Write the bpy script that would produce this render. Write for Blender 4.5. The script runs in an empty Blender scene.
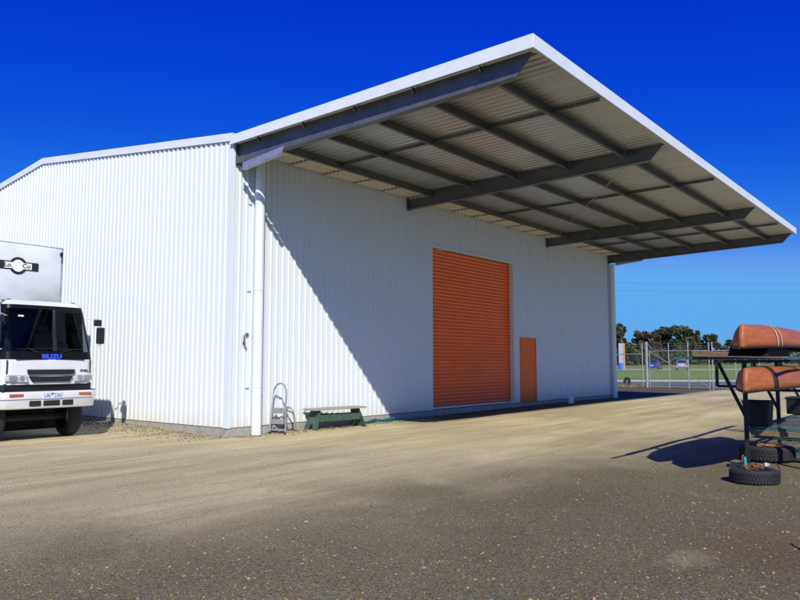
import bpy, bmesh, math, random
from mathutils import Vector, Matrix
R = math.radians
random.seed(11)
sc = bpy.context.scene
col = sc.collection

# ------------------------------------------------------------------ helpers
class MB:
    """collects shapes; build() links them as ONE mesh object"""
    def __init__(self): self.v = []; self.f = []; self.s = []; self.m = []
    def add(self, vs, fs, smooth=False, mi=0):
        o = len(self.v); self.v += [tuple(p) for p in vs]
        for f in fs: self.f.append(tuple(i + o for i in f)); self.s.append(smooth); self.m.append(mi)
        return self
    def box(self, c, s, rz=0, rx=0, ry=0, taper=1.0, mi=0):
        hx, hy, hz = s[0]/2, s[1]/2, s[2]/2
        M = Matrix.Rotation(rz, 3, 'Z') @ Matrix.Rotation(ry, 3, 'Y') @ Matrix.Rotation(rx, 3, 'X')
        vs = []
        for z in (-1, 1):
            k = taper if z > 0 else 1.0
            for x, y in ((-1, -1), (1, -1), (1, 1), (-1, 1)):
                p = M @ Vector((x*hx*k, y*hy*k, z*hz)); vs.append((p.x+c[0], p.y+c[1], p.z+c[2]))
        return self.add(vs, [(3,2,1,0),(4,5,6,7),(0,1,5,4),(1,2,6,5),(2,3,7,6),(3,0,4,7)], mi=mi)
    def span(self, x0, x1, y0, y1, z0, z1, mi=0):
        return self.box(((x0+x1)/2, (y0+y1)/2, (z0+z1)/2), (abs(x1-x0), abs(y1-y0), abs(z1-z0)), mi=mi)
    def bar(self, a, b, w, h=None, up=(0, 0, 1)):
        h = h or w; a = Vector(a); b = Vector(b); d = (b-a).normalized(); u = Vector(up)
        if abs(d.dot(u)) > .98: u = Vector((1, 0, 0))
        s = d.cross(u).normalized(); u = s.cross(d)
        vs = []
        for p in (a, b):
            for i, j in ((-1, -1), (1, -1), (1, 1), (-1, 1)): vs.append(p + s*i*w/2 + u*j*h/2)
        return self.add(vs, [(3,2,1,0),(4,5,6,7),(0,1,5,4),(1,2,6,5),(2,3,7,6),(3,0,4,7)])
    def tube(self, pts, r, n=8, closed=False, r2=None):
        pts = [Vector(p) for p in pts]; N = len(pts); vs = []; fs = []
        nrm = None
        for i, p in enumerate(pts):
            if closed: d = pts[(i+1) % N] - pts[i-1]
            else: d = pts[min(i+1, N-1)] - pts[max(i-1, 0)]
            d.normalize()
            if nrm is None:
                nrm = d.orthogonal().normalized()
            else:
                nrm = (nrm - d*nrm.dot(d))
                nrm = nrm.normalized() if nrm.length > 1e-6 else d.orthogonal().normalized()
            b = d.cross(nrm)
            rr = r if r2 is None else r + (r2-r)*i/(N-1)
            for k in range(n):
                t = 2*math.pi*k/n; vs.append(p + (nrm*math.cos(t) + b*math.sin(t))*rr)
        for i in range(N if closed else N-1):
            j = (i+1) % N
            for k in range(n):
                l = (k+1) % n; fs.append((i*n+k, i*n+l, j*n+l, j*n+k))
        self.add(vs, fs, True)
        if not closed:
            o = len(self.v) - N*n
            self.f.append(tuple(o+k for k in reversed(range(n)))); self.s.append(False); self.m.append(0)
            self.f.append(tuple(o+(N-1)*n+k for k in range(n))); self.s.append(False); self.m.append(0)
        return self
    def lathe(self, prof, c=(0, 0, 0), axis='Z', n=24, caps=True):
        """prof: list of (r, h)"""
        vs = []; fs = []
        for r, h in prof:
            for k in range(n):
                t = 2*math.pi*k/n; x, y = r*math.cos(t), r*math.sin(t)
                if axis == 'Z': p = (x, y, h)
                elif axis == 'X': p = (h, x, y)
                else: p = (y, h, x)
                vs.append((p[0]+c[0], p[1]+c[1], p[2]+c[2]))
        m = len(prof)
        for i in range(m-1):
            for k in range(n):
                l = (k+1) % n; fs.append((i*n+k, i*n+l, (i+1)*n+l, (i+1)*n+k))
        self.add(vs, fs, True)
        if caps:
            o = len(self.v) - m*n
            if prof[0][0] > 1e-4: self.f.append(tuple(o+k for k in reversed(range(n)))); self.s.append(False); self.m.append(0)
            if prof[-1][0] > 1e-4: self.f.append(tuple(o+(m-1)*n+k for k in range(n))); self.s.append(False); self.m.append(0)
        return self
    def prism(self, poly, fn):
        """poly: 2-d outline; fn(p, side) -> 3-d point, side 0/1"""
        n = len(poly); vs = [fn(p, 0) for p in poly] + [fn(p, 1) for p in poly]
        fs = [tuple(reversed(range(n))), tuple(range(n, 2*n))]
        for i in range(n):
            j = (i+1) % n; fs.append((i, j, n+j, n+i))
        return self.add(vs, fs)
    def grid(self, rows, smooth=True, closed=False):
        n = len(rows[0]); vs = [p for r in rows for p in r]; fs = []
        for i in range(len(rows)-1):
            for k in range(n if closed else n-1):
                l = (k+1) % n; fs.append((i*n+k, i*n+l, (i+1)*n+l, (i+1)*n+k))
        return self.add(vs, fs, smooth)
    def build(self, name, mat, parent=None, bevel=0, seg=2, loc=None, fix=True, solid=0, split=False):
        if split:            # every loose piece becomes a part of its own
            root = list(range(len(self.v)))
            def find(i):
                while root[i] != i: root[i] = root[root[i]]; i = root[i]
                return i
            for f in self.f:
                for i in f[1:]: root[find(i)] = find(f[0])
            comps = {}
            for k, f in enumerate(self.f): comps.setdefault(find(f[0]), []).append(k)
            out = []
            for ks in comps.values():
                m2 = MB(); mp = {}
                for k in ks:
                    for i in self.f[k]:
                        if i not in mp: mp[i] = len(m2.v); m2.v.append(self.v[i])
                    m2.f.append(tuple(mp[i] for i in self.f[k])); m2.s.append(self.s[k]); m2.m.append(self.m[k])
                out.append(m2.build(name, mat, parent, bevel, seg, loc, fix, solid))
            return out[0]
        me = bpy.data.meshes.new(name); me.from_pydata(self.v, [], self.f)
        me.polygons.foreach_set('use_smooth', self.s)
        for m_ in (mat if isinstance(mat, (list, tuple)) else [mat]): me.materials.append(m_)
        me.polygons.foreach_set('material_index', self.m)
        if fix:
            bm = bmesh.new(); bm.from_mesh(me); bmesh.ops.recalc_face_normals(bm, faces=bm.faces); bm.to_mesh(me); bm.free()
        if any(self.s): me.set_sharp_from_angle(angle=R(42))
        me.update()
        o = bpy.data.objects.new(name, me); col.objects.link(o)
        if parent: o.parent = parent
        if loc: o.location = loc
        if solid:
            s = o.modifiers.new('solid', 'SOLIDIFY'); s.thickness = solid; s.offset = 0
        if bevel:
            b = o.modifiers.new('bevel', 'BEVEL'); b.width = bevel; b.segments = seg; b.limit_method = 'ANGLE'; b.angle_limit = R(40)
            b.harden_normals = False
        return o

def tag(o, label=None, cat=None, group=None, kind=None):
    if label: o['label'] = label
    if cat: o['category'] = cat
    if group: o['group'] = group
    if kind: o['kind'] = kind
    return o
def thing(name, loc, label, cat, rz=0, group=None):
    o = bpy.data.objects.new(name, None); o.empty_display_size = .2; col.objects.link(o)
    o.location = loc; o.rotation_euler = (0, 0, rz); return tag(o, label, cat, group)
def copy_tree(o, parent=None):
    c = o.copy(); col.objects.link(c); c.parent = parent
    for ch in list(o.children): copy_tree(ch, c)
    return c
def text_part(name, body, mat, parent, loc, rot, size, depth=.003, xscale=1.0, bold=0):
    cu = bpy.data.curves.new(name, 'FONT'); cu.body = body; cu.size = size; cu.extrude = depth
    cu.align_x = 'CENTER'; cu.align_y = 'CENTER'; cu.offset = bold
    t = bpy.data.objects.new('tmp', cu); col.objects.link(t)
    bpy.context.view_layer.update()
    dg = bpy.context.evaluated_depsgraph_get()
    me = bpy.data.meshes.new_from_object(t.evaluated_get(dg)); me.name = name
    bpy.data.objects.remove(t); bpy.data.curves.remove(cu)
    me.materials.clear(); me.materials.append(mat)
    o = bpy.data.objects.new(name, me); col.objects.link(o); o.parent = parent
    o.location = loc; o.rotation_euler = rot; o.scale = (xscale, 1, 1); return o

# ------------------------------------------------------------------ materials
def nodes(m):
    m.use_nodes = True; nt = m.node_tree; return nt, nt.nodes, nt.links
def mat(name, c, rough=.5, metal=0, var=.12, vscale=3, bump=0, bscale=60, c2=None, stretch=None, spec=.5, coat=0, dirt=None):
    """principled with procedural mottling; dirt=(colour, z0, z1) darkens toward z0 in object space"""
    m = bpy.data.materials.new(name); nt, N, L = nodes(m); b = N['Principled BSDF']
    b.inputs['Roughness'].default_value = rough; b.inputs['Metallic'].default_value = metal
    b.inputs['Specular IOR Level'].default_value = spec
    if coat: b.inputs['Coat Weight'].default_value = coat; b.inputs['Coat Roughness'].default_value = .08
    tc = N.new('ShaderNodeTexCoord'); src = tc.outputs['Object']
    if stretch:
        mp = N.new('ShaderNodeMapping'); mp.inputs['Scale'].default_value = stretch; L.new(src, mp.inputs[0]); src2 = mp.outputs[0]
    else: src2 = src
    n = N.new('ShaderNodeTexNoise'); n.inputs['Scale'].default_value = vscale; n.inputs['Detail'].default_value = 6; n.inputs['Roughness'].default_value = .65
    L.new(src2, n.inputs['Vector'])
    r = N.new('ShaderNodeValToRGB'); r.color_ramp.elements[0].position = .3; r.color_ramp.elements[1].position = .7
    lo = c2 if c2 else tuple(x*(1-var) for x in c); hi = c if c2 else tuple(min(1, x*(1+var*.5)) for x in c)
    r.color_ramp.elements[0].color = (*lo, 1); r.color_ramp.elements[1].color = (*hi, 1)
    L.new(n.outputs['Fac'], r.inputs[0]); out = r.outputs[0]
    if dirt:
        dc, z0, z1 = dirt[:3]; amt = dirt[3] if len(dirt) > 3 else 1
        sx = N.new('ShaderNodeSeparateXYZ'); L.new(src, sx.inputs[0])
        mr = N.new('ShaderNodeMapRange'); mr.inputs[1].default_value = z0; mr.inputs[2].default_value = z1
        mr.inputs[3].default_value = amt; mr.inputs[4].default_value = 0; L.new(sx.outputs['Z'], mr.inputs[0])
        n2 = N.new('ShaderNodeTexNoise'); n2.inputs['Scale'].default_value = dirt[4] if len(dirt) > 4 else 4; n2.inputs['Detail'].default_value = 5; L.new(src, n2.inputs['Vector'])
        mu = N.new('ShaderNodeMath'); mu.operation = 'MULTIPLY'; mu.use_clamp = True; L.new(mr.outputs[0], mu.inputs[0]); L.new(n2.outputs['Fac'], mu.inputs[1])
        mx = N.new('ShaderNodeMix'); mx.data_type = 'RGBA'; L.new(mu.outputs[0], mx.inputs[0]); L.new(out, mx.inputs[6]); mx.inputs[7].default_value = (*dc, 1)
        out = mx.outputs[2]
    L.new(out, b.inputs['Base Color'])
    mr2 = N.new('ShaderNodeMapRange'); mr2.inputs[3].default_value = max(.03, rough-.08); mr2.inputs[4].default_value = min(1, rough+.1)
    L.new(n.outputs['Fac'], mr2.inputs[0]); L.new(mr2.outputs[0], b.inputs['Roughness'])
    if bump:
        n3 = N.new('ShaderNodeTexNoise'); n3.inputs['Scale'].default_value = bscale; n3.inputs['Detail'].default_value = 4; L.new(src, n3.inputs['Vector'])
        bp = N.new('ShaderNodeBump'); bp.inputs['Strength'].default_value = bump; bp.inputs['Distance'].default_value = .02
        L.new(n3.outputs['Fac'], bp.inputs['Height']); L.new(bp.outputs[0], b.inputs['Normal'])
    return m
def glass_mat(name, tint, refl=.12):
    m = bpy.data.materials.new(name); nt, N, L = nodes(m); out = N['Material Output']; N.remove(N['Principled BSDF'])
    t = N.new('ShaderNodeBsdfTransparent'); t.inputs[0].default_value = (*tint, 1)
    g = N.new('ShaderNodeBsdfGlossy'); g.inputs['Roughness'].default_value = .03
    fr = N.new('ShaderNodeFresnel'); fr.inputs[0].default_value = 1.25
    n = N.new('ShaderNodeTexNoise'); n.inputs['Scale'].default_value = 3
    mu = N.new('ShaderNodeMath'); mu.operation = 'MULTIPLY_ADD'; L.new(n.outputs['Fac'], mu.inputs[0]); mu.inputs[1].default_value = .004; L.new(fr.outputs[0], mu.inputs[2])
    mx = N.new('ShaderNodeMixShader'); L.new(mu.outputs[0], mx.inputs[0]); L.new(t.outputs[0], mx.inputs[1]); L.new(g.outputs[0], mx.inputs[2])
    L.new(mx.outputs[0], out.inputs[0]); return m

M = {}
M['clad'] = mat('white_cladding', (.66, .715, .765), .42, var=.035, vscale=1.2, stretch=(6, 6, .25), dirt=((.62, .55, .44), 0.0, .45))
M['trim'] = mat('white_trim', (.72, .785, .82), .4, var=.05, vscale=2)
M['concrete'] = mat('concrete', (.42, .41, .38), .9, var=.3, vscale=5, bump=.3, bscale=40, c2=(.27, .26, .24))
M['orange'] = mat('orange_door_paint', (.95, .165, .028), .30, var=.10, vscale=1.5, dirt=((.60, .14, .04), 0, .9))
M['fence'] = mat('dull_fence_steel', (.34, .36, .37), .55, .4, var=.2, vscale=6)
M['orange2'] = mat('orange_flat_door_paint', (.98, .185, .03), .55, var=.10, vscale=1.5, spec=.2, dirt=((.45, .12, .04), 0, .7))
M['steel'] = mat('painted_beam_steel', (.17, .185, .19), .45, .45, var=.2, vscale=3, c2=(.11, .12, .125))
M['galv'] = mat('galvanised_steel', (.56, .58, .60), .4, .7, var=.25, vscale=7)
M['zinc'] = mat('zinc_roof_sheet', (.49, .51, .515), .30, .5, var=.12, vscale=2, stretch=(3, .4, 1))
M['soffit'] = mat('cream_soffit_sheet', (.62, .585, .50), .5, var=.08, vscale=3)
M['dark'] = mat('dark_rubber', (.012, .012, .012), .7, var=.2, vscale=6)
M['tyre'] = mat('tyre_rubber', (.022, .022, .025), .75, var=.35, vscale=8, bump=.3, bscale=50)
M['blackplastic'] = mat('black_plastic', (.014, .014, .016), .4, var=.2)
M['truckwhite'] = mat('white_truck_paint', (.72, .75, .78), .25, var=.05, vscale=2, coat=.5, dirt=((.42, .38, .30), .6, 1.5))
M['boxwhite'] = mat('white_box_panel', (.68, .715, .735), .4, var=.12, vscale=1.5, dirt=((.15, .14, .12), 3.15, 4.1, 1.35, 1.3))
M['blackpaint'] = mat('gloss_black_paint', (.008, .008, .009), .35, var=.1, spec=.15)
M['glass'] = glass_mat('windscreen_glass', (.50, .55, .56))
M['sideglass'] = glass_mat('side_window_glass', (.92, .96, .97))
M['carglass'] = mat('dark_car_glass', (.02, .025, .03), .08, var=.1)
M['seat'] = mat('grey_seat_fabric', (.06, .06, .065), .9, var=.2)
M['lens'] = mat('headlight_lens', (.66, .70, .72), .12, .2, var=.4, vscale=18)
M['amber'] = mat('amber_lens', (.55, .11, .02), .2, var=.12, vscale=20)
M['redlens'] = mat('red_lens', (.55, .02, .02), .2, var=.1, vscale=20)
M['platewhite'] = mat('number_plate', (.66, .70, .78), .4, var=.06, vscale=20)
M['plateblue'] = mat('plate_blue_print', (.02, .07, .42), .4, var=.1)
M['logoblue'] = mat('blue_badge', (.03, .12, .85), .35, var=.08, vscale=20)
M['blackprint'] = mat('black_print', (.015, .015, .017), .5, var=.15, vscale=9)
M['whiteprint'] = mat('white_print', (.78, .78, .78), .5, var=.05, vscale=9)
M['mirror'] = mat('mirror_glass', (.5, .55, .6), .05, 1, var=.05)
M['alu'] = mat('grey_ladder_aluminium', (.40, .41, .43), .45, .5, var=.2, vscale=8)
M['wood'] = mat('weathered_plank', (.42, .37, .30), .85, var=.3, vscale=4, stretch=(1, 12, 12), c2=(.25, .21, .17), bump=.2, bscale=30)
M['greenpaint'] = mat('faded_green_paint', (.075, .125, .10), .7, var=.3, vscale=7, c2=(.025, .060, .045), bump=.1)
M['teal'] = mat('teal_rack_paint', (.03, .17, .17), .5, var=.3, vscale=9, c2=(.05, .07, .055))
M['darksteel'] = mat('dark_rack_steel', (.012, .014, .016), .6, var=.3, vscale=10)
M['rust'] = mat('rusty_steel', (.34, .15, .06), .85, var=.4, vscale=14, c2=(.13, .055, .03), bump=.3)
M['canoe'] = mat('orange_canoe_hull', (.45, .13, .03), .48, var=.3, vscale=2.2, c2=(.25, .078, .026), stretch=(.35, 6, 9), bump=.02, bscale=30)
M['canoein'] = mat('canoe_inside', (.05, .022, .014), .7, var=.2)
M['canoetrim'] = mat('canoe_dark_gunwale', (.02, .016, .014), .5, var=.2)
M['webbing'] = mat('tan_webbing', (.56, .44, .30), .8, var=.2, vscale=30)
M['timber'] = mat('timber_beam', (.25, .18, .10), .85, var=.3, vscale=3, stretch=(.6, 12, 12), c2=(.12, .085, .05), bump=.2, bscale=25)
M['tub'] = mat('dark_blue_tub', (.006, .007, .016), .55, var=.2)
M['hose'] = mat('green_hose_plastic', (.012, .13, .105), .45, var=.25, vscale=9)
M['silver'] = mat('silver_metal', (.50, .50, .52), .45, .7, var=.2, vscale=20)
M['turq'] = mat('turquoise_shackle', (.03, .42, .38), .45, var=.25, vscale=20)
M['bark'] = mat('grey_bark', (.16, .125, .095), .9, var=.35, vscale=4)
M['binblue'] = mat('blue_bin_plastic', (.02, .16, .62), .5, var=.12)
M['tan'] = mat('tan_edge', (.55, .34, .16), .7, var=.15)
M['signwhite'] = mat('white_sign_panel', (.78, .78, .78), .5, var=.06)
M['scuff'] = mat('grey_scuff', (.30, .29, .26), .8, var=.4, vscale=30)
for k, c in dict(blue=(.012, .045, .30), silver=(.40, .46, .56), white=(.78, .78, .78), navy=(.02, .03, .07)).items():
    M['car_'+k] = mat('car_paint_'+k, c, .22, .2 if k == 'silver' else 0, var=.06, coat=.6)

def leaf_mat(name, c1, c2):
    m = bpy.data.materials.new(name); nt, N, L = nodes(m); b = N['Principled BSDF']; b.inputs['Roughness'].default_value = .6
    tc = N.new('ShaderNodeTexCoord'); n = N.new('ShaderNodeTexNoise'); n.inputs['Scale'].default_value = .7; n.inputs['Detail'].default_value = 8
    L.new(tc.outputs['Object'], n.inputs['Vector'])
    r = N.new('ShaderNodeValToRGB'); r.color_ramp.elements[0].position = .36; r.color_ramp.elements[1].position = .64
    r.color_ramp.elements[0].color = (*c1, 1); r.color_ramp.elements[1].color = (*c2, 1)
    L.new(n.outputs['Fac'], r.inputs[0]); L.new(r.outputs[0], b.inputs['Base Color']); return m
M['leaf0'] = leaf_mat('dark_olive_leaves', (.026, .031, .015), (.072, .076, .036))
M['leaf1'] = leaf_mat('brown_olive_leaves', (.036, .032, .018), (.088, .074, .042))
M['leaf2'] = leaf_mat('green_leaves', (.030, .046, .017), (.078, .100, .036))
M['leaf3'] = leaf_mat('dry_grass', (.10, .11, .03), (.26, .24, .09))

# yard gravel -------------------------------------------------------
def gravel_mat():
    m = bpy.data.materials.new('yard_gravel'); nt, N, L = nodes(m); b = N['Principled BSDF']
    b.inputs['Roughness'].default_value = .95; b.inputs['Specular IOR Level'].default_value = .2
    tc = N.new('ShaderNodeTexCoord'); P = tc.outputs['Object']
    def noise(s, d=5, rough=.6, vec=None, dist=0):
        n = N.new('ShaderNodeTexNoise'); n.inputs['Scale'].default_value = s; n.inputs['Detail'].default_value = d; n.inputs['Roughness'].default_value = rough
        n.inputs['Distortion'].default_value = dist
        L.new(vec or P, n.inputs['Vector']); return n.outputs['Fac']
    def ramp(src, stops):
        r = N.new('ShaderNodeValToRGB'); e = r.color_ramp.elements
        while len(e) < len(stops): e.new(.5)
        for i, (p, c) in enumerate(stops): e[i].position = p; e[i].color = (*c, 1) if len(c) == 3 else c
        L.new(src, r.inputs[0]); return r.outputs[0]
    def g(v): return (v, v, v)
    def math_(op, a, b_, clamp=False):
        n = N.new('ShaderNodeMath'); n.operation = op; n.use_clamp = clamp
        for i, x in enumerate((a, b_)):
            if isinstance(x, (int, float)): n.inputs[i].default_value = x
            else: L.new(x, n.inputs[i])
        return n.outputs[0]
    def mix(f, a, b_, mode='MIX'):
        n = N.new('ShaderNodeMix'); n.data_type = 'RGBA'; n.blend_type = mode
        for i, x in ((0, f), (6, a), (7, b_)):
            if isinstance(x, (int, float)): n.inputs[i].default_value = x
            elif isinstance(x, tuple): n.inputs[i].default_value = (*x, 1)
            else: L.new(x, n.inputs[i])
        return n.outputs[2]
    # gravel: coloured stones over grit
    def stones(scale, stops):
        v = N.new('ShaderNodeTexVoronoi'); v.inputs['Scale'].default_value = scale; v.inputs['Randomness'].default_value = 1; L.new(P, v.inputs['Vector'])
        s = N.new('ShaderNodeSeparateColor'); L.new(v.outputs['Color'], s.inputs[0])
        return ramp(s.outputs[0], stops), v.outputs['Distance'], s.outputs[1]
    c1, d1, r1 = stones(78, [(0, (.065, .062, .045)), (.22, (.165, .155, .09)), (.45, (.26, .235, .125)), (.60, (.42, .245, .07)), (.70, (.43, .29, .09)), (.84, (.235, .265, .24)), (.96, (.40, .38, .25)), (1, (.60, .58, .46))])
    c2, d2, r2 = stones(160, [(0, (.095, .09, .055)), (.4, (.20, .185, .10)), (.75, (.31, .265, .13)), (1, (.42, .38, .23))])
    pick = math_('GREATER_THAN', r1, .42)
    grav = mix(pick, c2, c1)
    # sand: pale tan fines with tracks
    mp = N.new('ShaderNodeMapping'); mp.inputs['Rotation'].default_value = (0, 0, R(-4)); mp.inputs['Scale'].default_value = (.12, 1.0, 1); L.new(P, mp.inputs[0])
    streak = noise(1.7, 6, .7, mp.outputs[0], .6)
    sand = mix(ramp(streak, [(.3, g(0)), (.7, g(1))]), (.62, .535, .285), (.95, .835, .50))
    sand = mix(math_('MULTIPLY', noise(40, 4, .7), .40), sand, grav)
    # thin spots where stones show through the fines, and compacted tyre tracks
    sand = mix(math_('MULTIPLY', ramp(noise(1.9, 9, .78, mp.outputs[0], .5), [(.46, g(0)), (.66, g(1))]), .34), sand, grav)
    sand = mix(math_('MULTIPLY', ramp(noise(3.4, 5, .6, mp.outputs[0], .2), [(.52, g(0)), (.60, g(1))]), .22), sand, (.36, .30, .15))
    # grain of the fines
    sand = mix(1.0, sand, ramp(noise(95, 3, .8), [(.25, g(.58)), (.5, g(1.0)), (.75, g(1.28))]), 'MULTIPLY')
    sand = mix(math_('MULTIPLY', math_('GREATER_THAN', r1, .80), .55), sand, c1)
    # zones: the driven strip along the building is sandy, the foreground stony
    sx = N.new('ShaderNodeSeparateXYZ'); L.new(P, sx.inputs[0])
    X, Y = sx.outputs['X'], sx.outputs['Y']
    n1 = math_('MULTIPLY', math_('SUBTRACT', noise(.35, 4, .6, None, .4), .5), 5.0)
    yc = math_('ADD', math_('MULTIPLY', X, -.17), -4.9)            # middle of the sandy strip
    d = math_('SUBTRACT', Y, math_('ADD', yc, n1))
    # fade toward the camera (d negative) and toward the wall
    near = N.new('ShaderNodeMapRange'); near.interpolation_type = 'SMOOTHSTEP'; near.inputs[1].default_value = -6.0; near.inputs[2].default_value = -.4; L.new(d, near.inputs[0])
    big = ramp(noise(.55, 6, .62, mp.outputs[0], .8), [(.28, g(.42)), (.58, g(1))])
    zone = math_('MULTIPLY', near.outputs[0], math_('MULTIPLY_ADD', big, .75) if False else big, True)
    # pale sandy patches in the foreground
    pn = ramp(noise(.55, 5, .55, None, 1.2), [(.63, g(0)), (.74, g(.45))])
    zone = math_('MAXIMUM', zone, pn)
    def spot(x, y, rx, ry, amt):
        q = N.new('ShaderNodeMapping'); q.inputs['Location'].default_value = (-x/rx, -y/ry, 0); q.inputs['Scale'].default_value = (1/rx, 1/ry, 0); L.new(P, q.inputs[0])
        ln = N.new('ShaderNodeVectorMath'); ln.operation = 'LENGTH'; L.new(q.outputs[0], ln.inputs[0])
        k = math_('ADD', ln.outputs['Value'], math_('MULTIPLY', math_('SUBTRACT', noise(5.5, 6), .5), 2.4))
        mr = N.new('ShaderNodeMapRange'); mr.inputs[1].default_value = .45; mr.inputs[2].default_value = 1.15; mr.inputs[3].default_value = amt; mr.inputs[4].default_value = 0; L.new(k, mr.inputs[0])
        return mr.outputs[0]
    zone = math_('MAXIMUM', zone, spot(-4.2, -12.0, .36, .22, .45))
    cc = mix(zone, grav, sand)
    # rusty stain by the scrap
    cc = mix(spot(-3.25, -12.7, 1.1, .9, .30), cc, (.26, .105, .035))
    # dark apron by the doors, with the canopy's shade deepened in its colour
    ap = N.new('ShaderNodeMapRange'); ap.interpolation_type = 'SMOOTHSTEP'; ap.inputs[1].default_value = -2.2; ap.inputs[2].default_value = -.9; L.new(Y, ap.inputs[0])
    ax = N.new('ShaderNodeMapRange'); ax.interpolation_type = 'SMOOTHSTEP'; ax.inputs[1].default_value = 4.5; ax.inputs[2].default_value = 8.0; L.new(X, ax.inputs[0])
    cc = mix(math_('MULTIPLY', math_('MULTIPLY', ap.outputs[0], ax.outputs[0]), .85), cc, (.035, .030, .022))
    # broad value drift
    bd = ramp(noise(.16, 4, .6), [(.3, g(.78)), (.7, g(1.12))])
    cc = mix(1.0, cc, bd, 'MULTIPLY')
    # darker stony ground off the lane: wet gravel plus lens vignette painted in
    dk_ = N.new('ShaderNodeMapRange'); dk_.interpolation_type = 'SMOOTHSTEP'; dk_.inputs[1].default_value = -5.5; dk_.inputs[2].default_value = -1.5; dk_.inputs[3].default_value = .68; dk_.inputs[4].default_value = 1.0; L.new(d, dk_.inputs[0])
    cc = mix(1.0, cc, dk_.outputs[0], 'MULTIPLY')
    L.new(cc, b.inputs['Base Color'])
    h = math_('ADD', math_('MULTIPLY', math_('SUBTRACT', .6, d1), math_('MULTIPLY', pick, .9)), math_('MULTIPLY', noise(25, 6, .75), 1.1))
    bp = N.new('ShaderNodeBump'); bp.inputs['Strength'].default_value = .75; bp.inputs['Distance'].default_value = .018
    L.new(h, bp.inputs['Height']); L.new(bp.outputs[0], b.inputs['Normal'])
    return m
M['gravel'] = gravel_mat()
def sheet_mat(name, c1, c2, s, c3=None, rough=.95, bump=.4):
    m = bpy.data.materials.new(name); nt, N, L = nodes(m); b = N['Principled BSDF']; b.inputs['Roughness'].default_value = rough; b.inputs['Specular IOR Level'].default_value = .2
    tc = N.new('ShaderNodeTexCoord')
    n = N.new('ShaderNodeTexNoise'); n.inputs['Scale'].default_value = s; n.inputs['Detail'].default_value = 8; n.inputs['Roughness'].default_value = .7; L.new(tc.outputs['Object'], n.inputs['Vector'])
    r = N.new('ShaderNodeValToRGB'); r.color_ramp.elements[0].position = .32; r.color_ramp.elements[1].position = .68
    r.color_ramp.elements[0].color = (*c1, 1); r.color_ramp.elements[1].color = (*c2, 1); L.new(n.outputs['Fac'], r.inputs[0])
    n2 = N.new('ShaderNodeTexNoise'); n2.inputs['Scale'].default_value = s*.08; n2.inputs['Detail'].default_value = 4; L.new(tc.outputs['Object'], n2.inputs['Vector'])
    mx = N.new('ShaderNodeMix'); mx.data_type = 'RGBA'; mr = N.new('ShaderNodeMapRange'); mr.inputs[1].default_value = .4; mr.inputs[2].default_value = .7; mr.inputs[4].default_value = .6
    L.new(n2.outputs['Fac'], mr.inputs[0]); L.new(mr.outputs[0], mx.inputs[0]); L.new(r.outputs[0], mx.inputs[6]); mx.inputs[7].default_value = (*(c3 or c2), 1)
    L.new(mx.outputs[2], b.inputs['Base Color'])
    bp = N.new('ShaderNodeBump'); bp.inputs['Strength'].default_value = bump; bp.inputs['Distance'].default_value = .05; L.new(n.outputs['Fac'], bp.inputs['Height']); L.new(bp.outputs[0], b.inputs['Normal'])
    return m
M['grass'] = sheet_mat('grass', (.085, .155, .018), (.19, .30, .045), .55, (.27, .31, .09))
M['asphalt'] = sheet_mat('asphalt', (.095, .10, .115), (.14, .145, .16), 3)
M['path'] = sheet_mat('pale_path', (.42, .38, .32), (.52, .47, .40), 3)
M['kerb'] = mat('kerb_concrete', (.38, .37, .35), .9, var=.2)

# ------------------------------------------------------------------ ground
YAW = R(38.55)
def fr(f, r, z=0):       # forward / right of the yard's view axis -> world
    return (-11.103 + f*math.cos(YAW) + r*math.sin(YAW), -14.126 + f*math.sin(YAW) - r*math.cos(YAW), z)
def ss(a, b, x):
    t = max(0, min(1, (x-a)/(b-a))); return t*t*(3-2*t)
def gz(x, y):            # yard level
    z = -.175 + .055*ss(4, 20, x)
    z += .10*ss(.3, 4.5, y)*ss(-1.5, -.15, x)*(1-ss(12, 20, y))    # gravel heaped against the gable
    return z
def tz(f):               # terrain beyond the road
    return -.13 + .62*ss(66, 116, f) + .75*ss(122, 185, f)

def lump(x, y):
    return (math.sin(x*1.7+1.3*math.sin(y*.9))*math.sin(y*2.1+.7) * .010 + math.sin(x*4.3+y*2.2)*math.sin(y*5.1-x*1.4)*.006)
fs_ = [-40, -25, -12, -6, -2] + [i*.3 for i in range(0, 84)] + [26, 28, 31, 35, 40, 46, 52.6]
rs_ = [-160, -90, -50, -32, -24, -20] + [-18+i*.4 for i in range(0, 92)] + [20, 24, 30, 42, 60, 90, 160]
rows = []
for f in fs_:
    row = []
    for r in rs_:
        x, y, _ = fr(f, r); near = 1 if abs(r) < 19 and -3 < f < 26 else 0
        row.append((x, y, gz(x, y) + lump(x, y)*near))
    rows.append(row)
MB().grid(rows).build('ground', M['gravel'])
tag(bpy.data.objects['ground'], kind='structure')
# grass verge up to the horizon
mb = MB(); rows = []
for f in [52.0, 58, 66.5] + [66.5+i*4 for i in range(1, 32)] + [200, 260, 400, 700, 1500, 3500]:
    rows.append([fr(f, r*max(1, f/150), (tz(f) if f > 53 else -.2)) for r in range(-320, 321, 20)])
mb.grid(rows).build('grass', M['grass'])['kind'] = 'structure'
mb = MB(); mb.grid([[fr(f, r, -.122) for r in range(-200, 201, 20)] for f in (52.55, 65.6)]).build('road', M['asphalt'])['kind'] = 'structure'
mb = MB()
for a, b_ in ((65.6, 66.0),):
    mb.prism([(a, -.13), (a+.04, .0), (b_, .0), (b_, -.16)], lambda p, s: fr(p[0], -200 if s == 0 else 200, p[1]))
mb.build('kerb', M['kerb'])['kind'] = 'structure'
rows = [[fr(f, r, tz(f)+.03) for r in range(-250, 251, 25)] for f in (107.5, 109.5, 111.5, 113.5, 115.5, 118)]
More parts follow.
